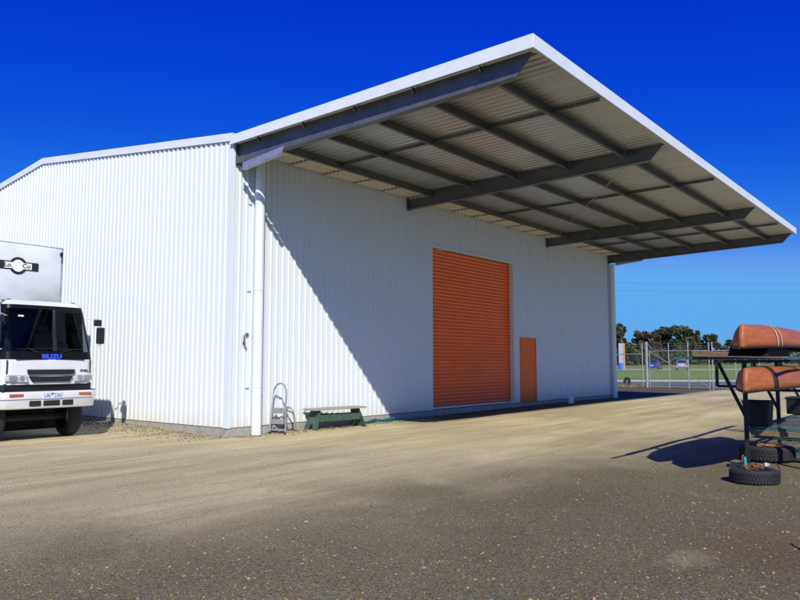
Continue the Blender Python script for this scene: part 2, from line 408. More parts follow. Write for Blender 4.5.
MB().grid(rows).build('path', M['path'])['kind'] = 'structure'

# loose stones lying on the yard: one uncountable mass
mb = MB(); rnd = random.Random(5)
OCT = [(1,0,0),(0,1,0),(-1,0,0),(0,-1,0),(0,0,1),(0,0,-.6)]
OF = [(0,1,4),(1,2,4),(2,3,4),(3,0,4),(1,0,5),(2,1,5),(3,2,5),(0,3,5)]
for i in range(15000):
    f = 3.5 + 11*rnd.random()**2.3; r = (rnd.random()*2-1)*(f*.62+1)
    x, y, _ = fr(f, r)
    s = rnd.choice((.003, .004, .005, .005, .006, .007, .009, .012))*(.8+.5*rnd.random())*(1 if y < -7.5 else .7)
    if rnd.random() < .012: s *= 1.9
    a = rnd.random()*6.28; ca, sa = math.cos(a), math.sin(a); k = [.7+.7*rnd.random() for _ in range(3)]
    z = gz(x, y)+lump(x, y)+s*.25
    mb.add([(x+s*(p[0]*k[0]*ca-p[1]*k[1]*sa), y+s*(p[0]*k[0]*sa+p[1]*k[1]*ca), z+s*p[2]*k[2]*.75) for p in OCT], OF, False, rnd.choice((0, 0, 0, 1, 1, 1, 1, 2, 2, 3, 3) if rnd.random() < .985 else (4,)))
for i in range(5200):      # coarser stones heaped along the foot of the walls
    if i % 2: x = -.06-abs(rnd.gauss(0, .55)); y = -.3+7.2*rnd.random()
    else: x = 9*rnd.random()**1.3; y = -.06-abs(rnd.gauss(0, .30))
    s = rnd.choice((.007, .009, .011, .015, .021))*(.8+.5*rnd.random()); a = rnd.random()*6.28; ca, sa = math.cos(a), math.sin(a); k = [.7+.7*rnd.random() for _ in range(3)]
    z = gz(x, y)+lump(x, y)+s*.25
    mb.add([(x+s*(p[0]*k[0]*ca-p[1]*k[1]*sa), y+s*(p[0]*k[0]*sa+p[1]*k[1]*ca), z+s*p[2]*k[2]*.75) for p in OCT], OF, False, rnd.choice((0, 0, 0, 1, 1, 1, 2, 3, 3)))
st = [mat('stone_'+n, c, .9, var=.2) for n, c in (('grey', (.20, .21, .19)), ('brown', (.34, .23, .09)), ('tan', (.37, .31, .18)), ('dark', (.07, .065, .06)), ('pale', (.44, .43, .37)))]
o = mb.build('loose_stones', st, fix=False); tag(o, 'loose brown and grey gravel stones scattered over the yard', 'gravel', kind='stuff')

# ------------------------------------------------------------------ warehouse
LX = 23.29; AP = 9.98; SL = .1152
wh = thing('warehouse', (0, 0, 0), 'large white ribbed metal warehouse with orange roller door and wide cantilevered canopy', 'warehouse')
PITCH = .207; RH = .038
PROF = [(0, 0), (.020, RH), (.050, RH), (.070, 0), (.108, 0), (.112, .004), (.120, .004), (.124, 0), (.150, 0), (.154, .004), (.162, .004), (.166, 0)]
def prof_pts(s0, s1, phase=0):
    pts = []; k = math.floor((s0-phase)/PITCH)-1
    while True:
        b0 = phase + k*PITCH
        if b0 > s1: break
        for ds, h in PROF: pts.append((b0+ds, h))
        k += 1
    out = []
    for i in range(len(pts)-1):
        (a, ha), (b_, hb) = pts[i], pts[i+1]
        if b_ <= s0 or a >= s1: continue
        if a < s0: ha = ha+(hb-ha)*(s0-a)/(b_-a); a = s0
        if b_ > s1: hb = ha+(hb-ha)*(s1-a)/(b_-a); b_ = s1
        if not out: out.append((a, ha))
        out.append((b_, hb))
    return out
def clad(mb, s0, s1, z0, ztop, fn):
    pp = prof_pts(s0, s1)
    mb.grid([[fn(s, h, z0) for s, h in pp], [fn(s, h, ztop(s)) for s, h in pp]], smooth=False)
fx = lambda s, h, z: (s, -h, z)
gx = lambda s, h, z: (-h, s, z)
DX0, DX1, DZ = 8.33, 13.74, 5.47
SX0, SX1, SZ = 14.24, 15.54, 2.57
mb = MB()
for a, b_, z0 in ((.05, DX0, .03), (DX0, DX1, DZ), (DX1, SX0, .03), (SX0, SX1, SZ), (SX1, LX-.12, .03)):
    clad(mb, a, b_, z0, lambda s: 7.1, fx)
mb.build('front_wall', M['clad'], wh, fix=False)
mb = MB()
roofz = lambda y: 7.06 + SL*(y if y <= AP else 2*AP-y)
clad(mb, .12, AP, .03, lambda s: roofz(s)+.06, gx); clad(mb, AP, 2*AP-.1, .03, lambda s: roofz(s)+.06, gx)
mb.build('gable_wall', M['clad'], wh, fix=False)
mb = MB()   # far end and back walls, plain backs
mb.span(LX-.02, LX, .01, 2*AP, .03, 7.0); mb.span(.01, LX, 2*AP-.02, 2*AP, .03, 7.0)
mb.prism([(0, 7.0), (AP, 8.12), (2*AP, 7.0)], lambda p, s: (LX-.02+.02*s, p[0], p[1]))
mb.build('back_wall', M['clad'], wh)
mb = MB(); mb.span(-.035, .055, -.035, -.002, .02, 7.1); mb.span(-.035, -.002, -.001, .13, .02, 7.12)
mb.span(LX-.13, LX+.035, -.035, -.002, .02, 7.0); mb.span(LX+.002, LX+.035, -.001, .13, .02, 7.0)
mb.build('corner_flashing', M['trim'], wh, split=True)
mb = MB(); mb.span(-.012, LX+.012, -.012, DX0 and 2*AP, -.6, .012); mb.build('concrete_slab', M['concrete'], wh, bevel=.006)
mb = MB()
for s in (0, 1):
    ys = (0, AP) if s == 0 else (AP, 2*AP)
    xs = []
    mb.grid([[(x, y, roofz(y)+.12+h) for x, h in prof_pts(-.03, LX+.03)] for y in ys], smooth=False)
mb.build('roof', M['zinc'], wh, fix=False, solid=.004)
mb = MB()
for y0, y1 in ((-.05, AP), (AP, 2*AP+.05)):
    for (xa, xb, d0, d1) in ((-.062, -.052, .0, .19), (-.062, .14, .19, .202)):
        vs = []
        for x in (xa, xb):
            for y, d in ((y0, d0), (y1, d0), (y1, d1), (y0, d1)): vs.append((x, y, roofz(min(max(y, -.05), 2*AP+.05))+d if True else 0))
        mb.add(vs, [(0,1,2,3),(7,6,5,4),(0,4,5,1),(1,5,6,2),(2,6,7,3),(3,7,4,0)])
mb.build('barge_capping', M['trim'], wh)
mb = MB(); mb.tube([(.2, AP, roofz(AP)+.13), (LX, AP, roofz(AP)+.13)], .06, 8); mb.build('ridge_capping', M['trim'], wh)
# roller door in its recess
RD = .20
rd = MB()
n = 44; p = (DZ-.10)/n; rows = []
for i in range(n):
    for t, d in ((0, .0), (.10, .012), (.28, .029), (.5, .036), (.7, .029), (.9, .012)):
        z = .10 + (i+t)*p; rows.append([(DX0-.02, RD-d, z), (DX1-.02, RD-d, z)])
rows.append([(DX0-.02, RD, DZ), (DX1-.02, RD, DZ)])
rdo = rd.grid(rows).build('roller_door', M['orange'], wh, fix=False)
rdo['label'] = 'tall orange ribbed roller door, closed'
mb = MB(); mb.span(DX0+.005, DX1-.01, RD-.035, RD+.02, .03, .10); mb.build('bottom_rail', M['galv'], rdo, bevel=.005)
mb = MB(); mb.span(DX0-.03, DX0, -.03, RD+.05, .015, DZ+.02); mb.span(DX1, DX1+.05, -.034, RD+.05, .015, DZ+.02); mb.span(DX0-.03, DX1+.05, -.040, RD+.05, DZ+.022, DZ+.06)
mb.build('door_jamb', M['trim'], rdo)
mb = MB(); mb.span(DX0, DX0+.035, RD-.05, RD-.028, .1, DZ); mb.span(DX1-.05, DX1-.012, RD-.05, RD-.028, .1, DZ); mb.build('guide_track', M['orange'], rdo, split=True)
pd = MB().span(SX0+.015, SX1-.015, -.006, .03, .03, SZ-.015).build('personnel_door', M['orange2'], wh, bevel=.004)
pd['label'] = 'plain orange personnel door with lever handle'
mb = MB(); mb.span(SX0-.012, SX0+.012, -.034, .03, .02, SZ+.01); mb.span(SX1-.012, SX1+.012, -.034, .03, .02, SZ+.01); mb.span(SX0-.012, SX1+.012, -.036, .03, SZ-.012, SZ+.02)
mb.build('door_frame', M['orange2'], pd)
mb = MB(); mb.span(SX0+.12, SX0+.18, -.012, -.006, 1.17, 1.33); mb.tube([(SX0+.15, -.012, 1.28), (SX0+.15, -.06, 1.28), (SX0+.27, -.06, 1.28)], .014, 8); mb.build('handle', M['silver'], pd)
# downpipes
for x0, zt in ((.72, 6.62), (LX-.02, 6.45)):
    mb = MB(); mb.tube([(x0, -.19, gz(x0, -.2)-.03), (x0, -.19, zt)], .125, 20)
    d = mb.build('downpipe', M['trim'], wh)
    for zz in (1.0, 3.4, 5.6):
        MB().lathe([(.128, zz-.02), (.132, zz-.015), (.132, zz+.015), (.128, zz+.02)], (x0, -.19, 0), n=20, caps=False).span(x0-.24, x0-.13, -.05, -.04, zz-.018, zz+.018).build('pipe_clip', M['trim'], d)
# grey scuff scraped in the paint beside the downpipe
mb = MB(); rnd = random.Random(2)
for k in range(26):
    t = k/25; a = R(60+200*t); cx, cz = .49+.075*math.cos(a), 2.12+.17*math.sin(a)
    for q in range(2):
        x = cx+rnd.uniform(-.03, .03); z = cz+rnd.uniform(-.03, .03); s = rnd.uniform(.012, .03)
        mb.add([(x+s*math.cos(b_)*rnd.uniform(.5, 1.2), -.0405-.0004*q, z+s*1.3*math.sin(b_)) for b_ in (0, 1.2, 2.5, 3.9, 5.1)], [(0,1,2,3,4)])
mb.build('scuff_mark', M['scuff'], wh)

# canopy ------------------------------------------------------------
cn = bpy.data.objects.new('canopy', None); col.objects.link(cn); cn.parent = wh
CY = -8.32; X0, X1 = -.08, LX+.2
su = lambda y: 6.985 + (-y)*(.135/8.32)         # sheet underside
mb = MB()
pp = []
k = 0
CP = .21
while X0+.02+k*CP < X1-.02:
    b0 = X0+.02+k*CP
    for ds, h in ((0, 0), (.03, .0), (.05, .045), (.095, .045), (.115, 0)): pp.append((min(b0+ds, X1-.01), h))
    k += 1
rows = [[(x, y, su(y)+h) for x, h in pp] for y in (0.0, -1.0, -3, -5.5, CY+.02)]
mb.grid(rows, smooth=False).build('roof_sheet', M['zinc'], cn, fix=False)
mb = MB()
fas = lambda y: su(y)
def slab4(mb, pts, th):   # vertical strip between two plan points with sloping top/bottom
    pass
T = .03
# front fascia, two ends, top skin
mb.span(X0, X1, CY-T, CY, su(CY)-.02, su(CY)+.235)
for xa, xb in ((X0-T, X0), (X1, X1+T)):
    mb.prism([(0.0, su(0)-.03), (CY-T, su(CY)-.02), (CY-T, su(CY)+.235), (0.0, su(0)+.20)], lambda p, s, xa=xa, xb=xb: ((xa if s == 0 else xb), p[0], p[1]))
mb.build('fascia', M['trim'], cn, bevel=.006)
mb = MB(); mb.prism([(0, su(0)+.16), (CY, su(CY)+.20), (CY, su(CY)+.21), (0, su(0)+.17)], lambda p, s: ((X0+.001 if s == 0 else X1-.001), p[0], p[1]))
mb.build('roof_skin', M['zinc'], cn)
# rafters: tapering I beams cantilevered from the wall
RX = (.14, 7.04, 16.65, LX-.05)
zbot = lambda y: 6.52 + (-y)*(.235/8.08)
for i, x in enumerate(RX):
    mb = MB()
    ztop = lambda y: su(y) - .012
    ye, yt = -7.86, -8.20
    mb.prism([(-.04, zbot(0)), (ye, zbot(ye)), (yt, ztop(yt)), (-.04, ztop(0))], lambda p, s, x=x: (x-.007+.014*s, p[0], p[1]))
    for y0, y1, zf, w in ((-.04, ye, zbot, .17), (-.04, yt, ztop, .17)):
        d = .012
        vs = []
        for xx in (x-w/2, x+w/2):
            for y, dz in ((y0, 0), (y1, 0), (y1, d), (y0, d)): vs.append((xx, y, zf(y)+dz-(.014 if zf is zbot else 0)))
        mb.add(vs, [(0,1,2,3),(7,6,5,4),(0,4,5,1),(1,5,6,2),(2,6,7,3),(3,7,4,0)])
    mb.span(x-.1, x+.1, -.055, -.041, zbot(0)-.04, ztop(0))
    ro = mb.build('rafter', M['steel'], cn)
    if i in (0, 3):
        mb = MB(); zz = 6.44
        for (y0, z0, y1, z1) in ((-.36, 6.30, -1.85, 6.44),):
            xs = x-.13 if i == 0 else x+.06; z0 += .10*(i == 3); z1 += .08*(i == 3)
            mb.prism([(y0, z0), (y1+.12, z1), (y1, z1+.16), (y0, z0+.17)], lambda p, s, xs=xs: (xs-.006+.012*s, p[0], p[1]))
            mb.prism([(y0, z0-.010), (y1+.12, z1-.010), (y1+.12, z1), (y0, z0)], lambda p, s, xs=xs: (xs-.03+.13*s, p[0], p[1]))
        mb.build('haunch_channel', M['galv'], ro)
    else:
        MB().bar((x+.12, -.95, 6.86), (x+.12, -.40, 6.55), .05, .012).build('fly_brace', M['galv'], ro)
# purlins between rafters
PY = (-.96, -2.5, -4.05, -5.62, -7.2)
for y in PY:
    zt = su(y)-.004; mb = MB()
    for a, b_ in ((X0+.03, RX[0]-.09), (RX[0]+.09, RX[1]-.09), (RX[1]+.09, RX[2]-.09), (RX[2]+.09, RX[3]-.09), (RX[3]+.09, X1-.03)):
        if b_-a < .03: continue
        if b_-a < .3:
            mb.span(a, b_+.02, y-.004, y+.004, zt-.12, zt-.006); continue
        mb.span(a, b_, y-.004, y+.004, zt-.20, zt-.006)
        mb.span(a, b_, y-.07, y+.005, zt-.206, zt-.200)
        mb.span(a, b_, y-.005, y+.07, zt-.006, zt)
        mb.span(a, b_, y-.072, y-.066, zt-.199, zt-.175)
    po = mb.build('purlin', M['steel'], cn)
    mb = MB()          # cleats at every rafter
    for x in RX:
        for s in (-1, 1):
            if (x, s) not in ((RX[0], -1), (RX[3], 1)): mb.span(x+s*.095-.004, x+s*.095+.004, y-.05, y-.006, zt-.19, zt-.02)
    mb.build('cleat', M['galv'], po, split=True)
# bridging channels midway in each bay
for x in (2.9, 11.3, 20.2):
    mb = MB(); yy = [0.0]+list(PY)+[CY+.03]
    for a, b_ in zip(yy[1:], yy[2:]):
        mb.prism([(a-.02, su(a)-.10), (b_+.02, su(b_)-.10), (b_+.02, su(b_)-.02), (a-.02, su(a)-.02)], lambda p, s, x=x: (x-.02+.04*s, p[0], p[1]))
    mb.build('bridging', M['steel'], cn)
mb = MB(); mb.tube([(7.3, -7.25, su(-7.2)-.20), (16.3, -.6, su(-.6)-.20)], .011, 6); pass
mb.build('bracing_rod', M['galv'], cn)
# soffit strip of short ribbed sheets along the wall, dark ribbed ends
x = .55; i = 0
while x < LX-.6:
    x1 = min(x+1.27, LX-.3); mb = MB(); rows = []
    for xx, dz in ((x, 0.0), (x1+.03, .035)):
        row = []
        for k in range(0, 6):
            y0 = -.06-k*.155
            for dy, h in ((0, 0), (.05, 0), (.065, -.032), (.115, -.032), (.13, 0)): row.append((xx, y0-dy, 6.865+dz+h))
        rows.append(row)
    so = mb.grid(rows, smooth=False).build('soffit_sheet', M['soffit'], cn, fix=False, solid=.003)
    mb = MB()
    for k in range(0, 6):
        y0 = -.06-k*.155; mb.box((x1+.02, y0-.095, 6.875), (.05, .07, .05)); mb.box((x1+.02, y0-.02, 6.886), (.04, .09, .03))
    mb.build('closure_strip', M['dark'], so)
    x = x1; i += 1

# ------------------------------------------------------------------ truck
TO = (-3.10, 2.39, gz(-3.1, 2.4))
tk = thing('box_truck', TO, 'white box truck parked beside the gable wall, facing the yard, with black windscreen surround', 'truck')
HW = 1.035
def outline(z):
    """cab plan outline at height z: list of (x,y,tag) from rear left round the front to rear right"""
    w = HW if z <= 1.9 else HW - .10*((z-1.9)/1.15)**1.6
    f = .10 if z <= 1.84 else .10 + .32*((z-1.84)/1.2)**1.15
    if z > 3.10: w -= (z-3.10)*.7; f += (z-3.10)*1.3
    r = .20; pts = []
    side = [1.95, 1.45, .62, f+r]
    for y in side: pts.append((-w, y))
    for k in range(1, 6):
        a = R(90*k/6); pts.append((-w+r*(1-math.cos(a)), f+r*(1-math.sin(a))))
    for k in range(9):
        t = -1+2*k/8; pts.append(((w-r)*t, f-.035*(1-t*t)))
    for k in range(5, 0, -1):
        a = R(90*k/6); pts.append((w-r*(1-math.cos(a)), f+r*(1-math.sin(a))))
    for y in reversed(side): pts.append((w, y))
    return pts
LV = [1.28, 1.5, 1.84, 2.02, 2.1, 3.00, 3.09, 3.14, 3.205]
OUT = [outline(z) for z in LV]
NP = len(OUT[0])
body, black, glass, sglass = MB(), MB(), MB(), MB()
FRONT0, FRONT1 = 6, NP-7      # stations that carry the windscreen
def quad(mb, i, k): mb.add([(OUT[i][k][0], OUT[i][k][1], LV[i]), (OUT[i][k+1][0], OUT[i][k+1][1], LV[i]), (OUT[i+1][k+1][0], OUT[i+1][k+1][1], LV[i+1]), (OUT[i+1][k][0], OUT[i+1][k][1], LV[i+1])], [(0,1,2,3)], True)
for i in range(len(LV)-1):
    for k in range(NP-1):
        frontk = 3 <= k <= NP-5
        if 2 <= i <= 5 and frontk:
            inner = (6 <= k <= NP-8) and 3 <= i <= 4
            quad(glass if inner else black, i, k)
        elif i in (3, 4) and k in (1, NP-3): quad(sglass, i, k)
        else: quad(body, i, k)
# roof cap and back panel with rear window slit
top = OUT[-1]; body.add([(p[0], p[1], LV[-1]) for p in top], [tuple(range(NP))])
body.span(-.86, .86, 1.93, 1.95, 1.28, 3.14)
def weld(o, d=.0005):
    bm = bmesh.new(); bm.from_mesh(o.data); bmesh.ops.remove_doubles(bm, verts=bm.verts, dist=d); bm.to_mesh(o.data); bm.free(); return o
cab = weld(body.build('cab', M['truckwhite'], tk, fix=False))
bk = weld(black.build('windscreen_surround', M['blackpaint'], cab, fix=False))
weld(glass.build('windscreen', M['glass'], cab, fix=False)); 
sg = sglass.build('side_window', M['sideglass'], cab, fix=False, split=True)
# interior
mb = MB(); mb.span(-.93, .93, .35, 1.9, 1.30, 1.36); mb.prism([(.30, 1.4), (.75, 1.4), (.72, 2.0), (.42, 2.04), (.34, 1.95)], lambda p, s: (-.9+1.8*s, p[0], p[1]))
mb.span(-.84, .84, 1.86, 1.92, 1.36, 3.08); mb.span(-.8, .8, .75, 1.9, 3.09, 3.13)
mb.build('dashboard', M['blackplastic'], cab)
for sx_ in (-.5, .5):
    mb = MB(); mb.box((sx_, 1.35, 1.75), (.5, .5, .16)); mb.box((sx_, 1.62, 2.13), (.5, .14, .75), rx=R(-10)); mb.box((sx_, 1.70, 2.6), (.28, .1, .18))
    mb.build('seat', M['seat'], cab, bevel=.04)
mb = MB(); ring = [(.5+.21*math.cos(2*math.pi*k/20), .78-.08*math.sin(2*math.pi*k/20), 2.05+.19*math.sin(2*math.pi*k/20)) for k in range(20)]
mb.tube(ring, .016, 6, closed=True); mb.tube([(.5, .78, 2.05), (.5, .62, 1.85)], .03, 6); mb.build('steering_wheel', M['blackplastic'], cab)
mb = MB()
for s_ in (-1, 1): mb.span(s_*.955-.003, s_*.955+.003, .09, .16, 1.52, 1.83)
mb.span(-.78, .78, .066, .09, 1.832, 1.840)
mb.build('panel_seam', M['darksteel'], cab, split=True)
MB().span(-1.0, 1.0, 1.66, 1.70, .14, 1.1).build('under_shade_panel', M['dark'], tk)  # added dark panel so the space below the bumper reads as deep shade
# front trim
ft = .061
mb = MB(); mb.prism([(-.54, 1.615), (.54, 1.615), (.52, 1.505), (-.52, 1.505)], lambda p, s: (p[0], .085-ft*s, p[1])); mb.prism([(-.50, 1.46), (.50, 1.46), (.42, 1.335), (-.42, 1.335)], lambda p, s: (p[0], .085-ft*s, p[1]))
gr = mb.build('grille', M['dark'], cab, bevel=.01, split=True)
mb = MB(); mb.span(-.53, .53, .021, .03, 1.557, 1.561); mb.span(-.47, .47, .021, .03, 1.397, 1.401); mb.build('grille_bar', M['darksteel'], cab, split=True)
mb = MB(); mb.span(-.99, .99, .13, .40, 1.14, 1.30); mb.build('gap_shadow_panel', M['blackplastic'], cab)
for s in (-1, 1):
    mb = MB(); P4 = [(.56*s, 1.50), (.97*s, 1.515), (1.0*s, 1.36), (.52*s, 1.33)]
    mb.prism(P4, lambda p, q, s=s: (p[0], (.12 if abs(p[0]) > .8 else .07)-.055*q, p[1]))
    h = mb.build('headlight', M['lens'], tk, bevel=.015)
    mb = MB()
    for cx in (.66, .81): mb.lathe([(.055, .02), (.04, .025), (.02, .035), (0, .04)], (cx*s, (.015 if cx < .7 else .022)-.02, 1.425), 'Y', 14)
    mb.build('reflector', M['silver'], h)
    mb = MB(); mb.span(.875*s-.055, .875*s+.055, .02, .032, 1.37, 1.48); mb.build('bulb_panel', M['silver'], h)
# bumper: rounded ends, three vents
mb = MB()
def bump_outline(w, f): 
    pts = [(-w, .75), (-w, f+.2)]
    for k in range(1, 6): a = R(90*k/6); pts.append((-w+.16*(1-math.cos(a)), f+.2*(1-math.sin(a))))
    pts += [(-.5, f-.02), (0, f-.025), (.5, f-.02)]
    for k in range(5, 0, -1): a = R(90*k/6); pts.append((w-.16*(1-math.cos(a)), f+.2*(1-math.sin(a))))
    return pts + [(w, f+.2), (w, .75)]
lev = [(.74, 1.07, .05), (.76, 1.09, .02), (.93, 1.095, .0), (.94, 1.075, .03), (.955, 1.075, .03), (.965, 1.1, .0), (1.10, 1.1, .0), (1.125, 1.09, .02), (1.13, 1.05, .10), (1.131, .9, .3)]
mb.grid([[(p[0], p[1], z) for p in bump_outline(w, f)] for z, w, f in lev]); mb.grid([[(p[0], p[1], .74) for p in bump_outline(1.07, .05)], [(p[0]*.9, .6, .74) for p in bump_outline(1.07, .05)]])
bu = mb.build('bumper', M['truckwhite'], tk, fix=False)
mb = MB()
for a, b_ in ((-.50, -.24), (-.19, .19), (.24, .50)): mb.span(a, b_, -.032, .02, .80, .925)
mb.build('bumper_vent', M['dark'], bu, bevel=.02, split=True)
for s in (-1, 1): MB().span(s*.63, s*.93, -.030, .02, 1.025, 1.080).build('indicator', M['amber'], bu, bevel=.01)
mb = MB(); mb.span(-1.06, 1.06, .03, .2, 1.132, 1.150); mb.build('bumper_step', M['darksteel'], bu)
pl = MB().span(-.215, .215, -.042, -.030, .955, 1.105).build('number_plate', M['platewhite'], bu, bevel=.004)
RX90 = (R(90), 0, 0)
text_part('plate_text', 'URI', M['plateblue'], pl, (-.112, -.044, 1.022), RX90, .125, .001, .85)
text_part('plate_text', '236', M['plateblue'], pl, (.118, -.044, 1.022), RX90, .125, .001, .85)
MB().prism([(-.035, 1.085), (.035, 1.085), (0, 1.03)], lambda p, s: (p[0], -.0432-.002*s, p[1])).build('plate_emblem', M['plateblue'], pl)
text_part('maker_badge', 'ISUZU', M['logoblue'], bk, (0, .062, 1.905), (R(82), 0, 0), .135, .006, 1.22, .006)
text_part('model_badge', 'FVD', M['blackprint'], cab, (.79, .088, 1.575), (R(90), 0, R(4)), .085, .006, 1.25, .001)
# wipers and mirrors
for s in (-1, 1):
    mb = MB(); y0 = .10
    mb.tube([(s*.25-.05, .09, 2.0), (s*.25+.28*s, .105, 2.09)], .012, 6); mb.tube([(s*.25-.28*s, .115, 2.10), (s*.25+.52*s, .125, 2.07)], .009, 5)
    mb.build('wiper', M['blackplastic'], cab)
for s in (-1, 1):
    mb = MB(); e = 1.20*s
    mb.tube([(s*.90, .38, 2.82), (s*1.10, .24, 2.86), (e, .18, 2.80), (e+.02*s, .18, 2.45), (e, .18, 2.10), (s*1.1, .22, 2.06), (s*.97, .30, 2.08)], .014, 6)
    ar = mb.build('mirror_arm', M['truckwhite'], tk)
    mh = MB().box((e, .15, 2.42), (.20, .08, .40)).build('mirror_housing', M['blackplastic'], ar, bevel=.03)
    MB().box((e, .194, 2.42), (.16, .006, .35)).build('mirror_glass', M['mirror'], mh)
    mb = MB(); mb.box((s*1.13, .17, 2.73), (.19, .08, .16)); mb.build('spotter_mirror', M['blackplastic'], ar, bevel=.03)
for s in (-1, 1):
    mb = MB(); mb.box((s*.74, .68, 3.20), (.10, .06, .045)); mb.tube([(s*.74, .68, 3.15), (s*.74, .68, 3.21)], .02, 6); mb.build('marker_light', M['blackplastic'], cab, bevel=.01)
# sticker in the corner of the glass
MB().add([(-.74, .175, 2.80), (-.62, .168, 2.80), (-.62, .175, 2.835), (-.74, .182, 2.835)], [(0,1,2,3)]).build('screen_sticker', M['whiteprint'], cab)
# wheels
def wheel(mb_t, mb_r, x, y, r, w, s):
    mb_t.lathe([(r*.62, -w/2), (r*.9, -w/2), (r*.97, -w*.42), (r, -w*.3), (r, w*.3), (r*.97, w*.42), (r*.9, w/2), (r*.62, w/2)], (x, y, r), 'X', 28, caps=False)
    mb_r.lathe([(r*.62, w*.45*s), (r*.58, w*.3*s), (r*.3, w*.1*s), (r*.26, w*.4*s), (.01, w*.42*s)], (x, y, r), 'X', 20, caps=False)
for y, tw in ((.98, .28), (6.2, .50)):
    for s in (-1, 1):
        t_, r_ = MB(), MB(); wheel(t_, r_, s*(1.03-tw/2), y, .49, tw, s)
        wo = t_.build('wheel', M['tyre'], tk, fix=False); r_.build('rim', M['truckwhite'], wo, fix=False)
mb = MB()
for s in (-1, 1): mb.span(s*.40-.04, s*.40+.04, .35, 8.2, .72, 1.0)
for y in (.98, 6.2): mb.tube([(-.8, y, .49), (.8, y, .49)], .09, 8)
mb.span(-.95, -.5, 2.6, 4.0, .55, 1.1); mb.span(.5, .95, 2.6, 3.6, .55, 1.1); mb.span(-.7, .7, .55, 1.7, .7, 1.25)
for s in (-1, 1): mb.span(s*.55, s*1.0, .30, 1.85, 1.05, 1.10); mb.span(s*.62, s*1.03, 1.62, 1.65, .2, 1.0)
mb.build('chassis', M['darksteel'], tk)
# cargo box
mb = MB(); B0, B1, BW, BZ0, BZ1 = 2.06, 8.4, 1.12, 1.18, 4.74
rows = []
for z in (BZ0, BZ0+.05, 2.6, 3.6, 4.3, 4.66, BZ1):
    bul = .05 if BZ0+.02 < z < BZ1-.02 else .0
    rows.append([(-BW+2*BW*k/14, B0-bul*(1-((k-7)/7)**4), z) for k in range(15)])
mb.grid(rows)
mb.span(-BW, BW, B0+.02, B1, BZ0, BZ1)
bo = mb.build('cargo_box', M['boxwhite'], tk)
mb = MB()
for s in (-1, 1):
    mb.span(s*(BW-.025), s*(BW+.02), B0-.012, B0+.06, BZ0, BZ1+.015); mb.span(s*(BW-.02), s*(BW+.018), B0+.06, B1, BZ1-.06, BZ1+.014)
mb.span(-BW, BW, B0-.008, B0+.04, BZ1-.03, BZ1+.013)
mb.build('corner_moulding', M['galv'], bo)
for s in (-1, 1): MB().box((s*(BW-.03), B0-.03, 4.58), (.07, .05, .10)).box((s*(BW-.005), B0-.02, 4.44), (.03, .03, .18)).build('clearance_lamp', M['blackplastic'], bo, bevel=.01)
# painted roundel with bar, on the headboard
yl = B0-.058; zc_ = 4.17
def ringmesh(r0, r1, a0, a1, y, n=24):
    m_ = MB(); vs = []
    for k in range(n+1):
        a = R(a0+(a1-a0)*k/n); vs += [(r0*math.cos(a), y, zc_+r0*math.sin(a)), (r1*math.cos(a), y, zc_+r1*math.sin(a))]
    return m_.add(vs, [(2*k, 2*k+1, 2*k+3, 2*k+2) for k in range(n)])
lg = MB().span(-.50, .50, yl-.002, yl+.02, zc_-.105, zc_+.105).build('logo_bar', M['blackprint'], bo)
ringmesh(.0, .215, 0, 360, yl-.004).build('logo_ring', M['blackprint'], lg, fix=False)
mb = ringmesh(.0, .15, 0, 360, yl-.006); mb.add([(-.33, yl-.0065, zc_-.075), (.33, yl-.0065, zc_-.075), (.33, yl-.0065, zc_+.075), (-.33, yl-.0065, zc_+.075)], [(0,1,2,3)]); mb.build('logo_field', M['whiteprint'], lg, fix=False)
text_part('logo_text', 'Lo.', M['blackprint'], lg, (-.235, yl-.008, zc_), RX90, .15, .001, 1.05, .003)
text_part('logo_text', 'Co', M['blackprint'], lg, (.20, yl-.008, zc_), RX90, .15, .001, 1.05, .003)

# ------------------------------------------------------------------ step ladder by the downpipe
ld = thing('step_ladder', (1.22, -.42, gz(1.2, -.4)), 'grey two-step ladder with tall looped handle standing beside the white downpipe', 'ladder', rz=R(-74))
mb = MB(); w = .20
pts = [(-w-.03, -.02, 0), (-w, .02, .55), (-w+.01, .06, .95)] + [((-w+.01)*math.cos(R(a)), .07+.02*math.sin(R(a)), .98+.27*math.sin(R(a))) for a in range(0, 181, 20)] + [(w-.01, .06, .95), (w, .02, .55), (w+.03, -.02, 0)]
mb.tube(pts, .022, 8); mb.build('front_frame', M['alu'], ld)
for z, d, y in ((.62, .20, .09), (.34, .16, .03)):
    mb = MB(); mb.box((0, y, z), (.36, d, .03)); mb.box((0, y-d/2+.012, z-.05), (.37, .02, .13 if z > .5 else .09)); mb.build('step', M['alu'], ld, bevel=.006)
MB().box((0, .02, .10), (.40, .03, .05)).build('cross_brace', M['alu'], ld, bevel=.005)
mb = MB(); pts = [(-.15, .66, 0), (-.14, .52, .45)] + [(-.14*math.cos(R(a)), .48+.01*math.sin(R(a)), .50+.13*math.sin(R(a))) for a in range(0, 181, 30)] + [(.14, .52, .42), (.15, .66, .0)]
mb.tube(pts, .026, 8); mb.build('rear_frame', M['alu'], ld)
mb = MB(); 
for s in (-1, 1): mb.bar((s*(w-.01), .05, .60), (s*.15, .50, .48), .02, .03)
mb.build('spreader', M['alu'], ld, split=True)
mb = MB()
for x, y in ((-.22, -.02), (.22, -.02), (-.15, .66), (.15, .66)): mb.lathe([(.028, -.005), (.03, .05)], (x, y, 0), n=10)
mb.build('rubber_foot', M['dark'], ld, split=True)

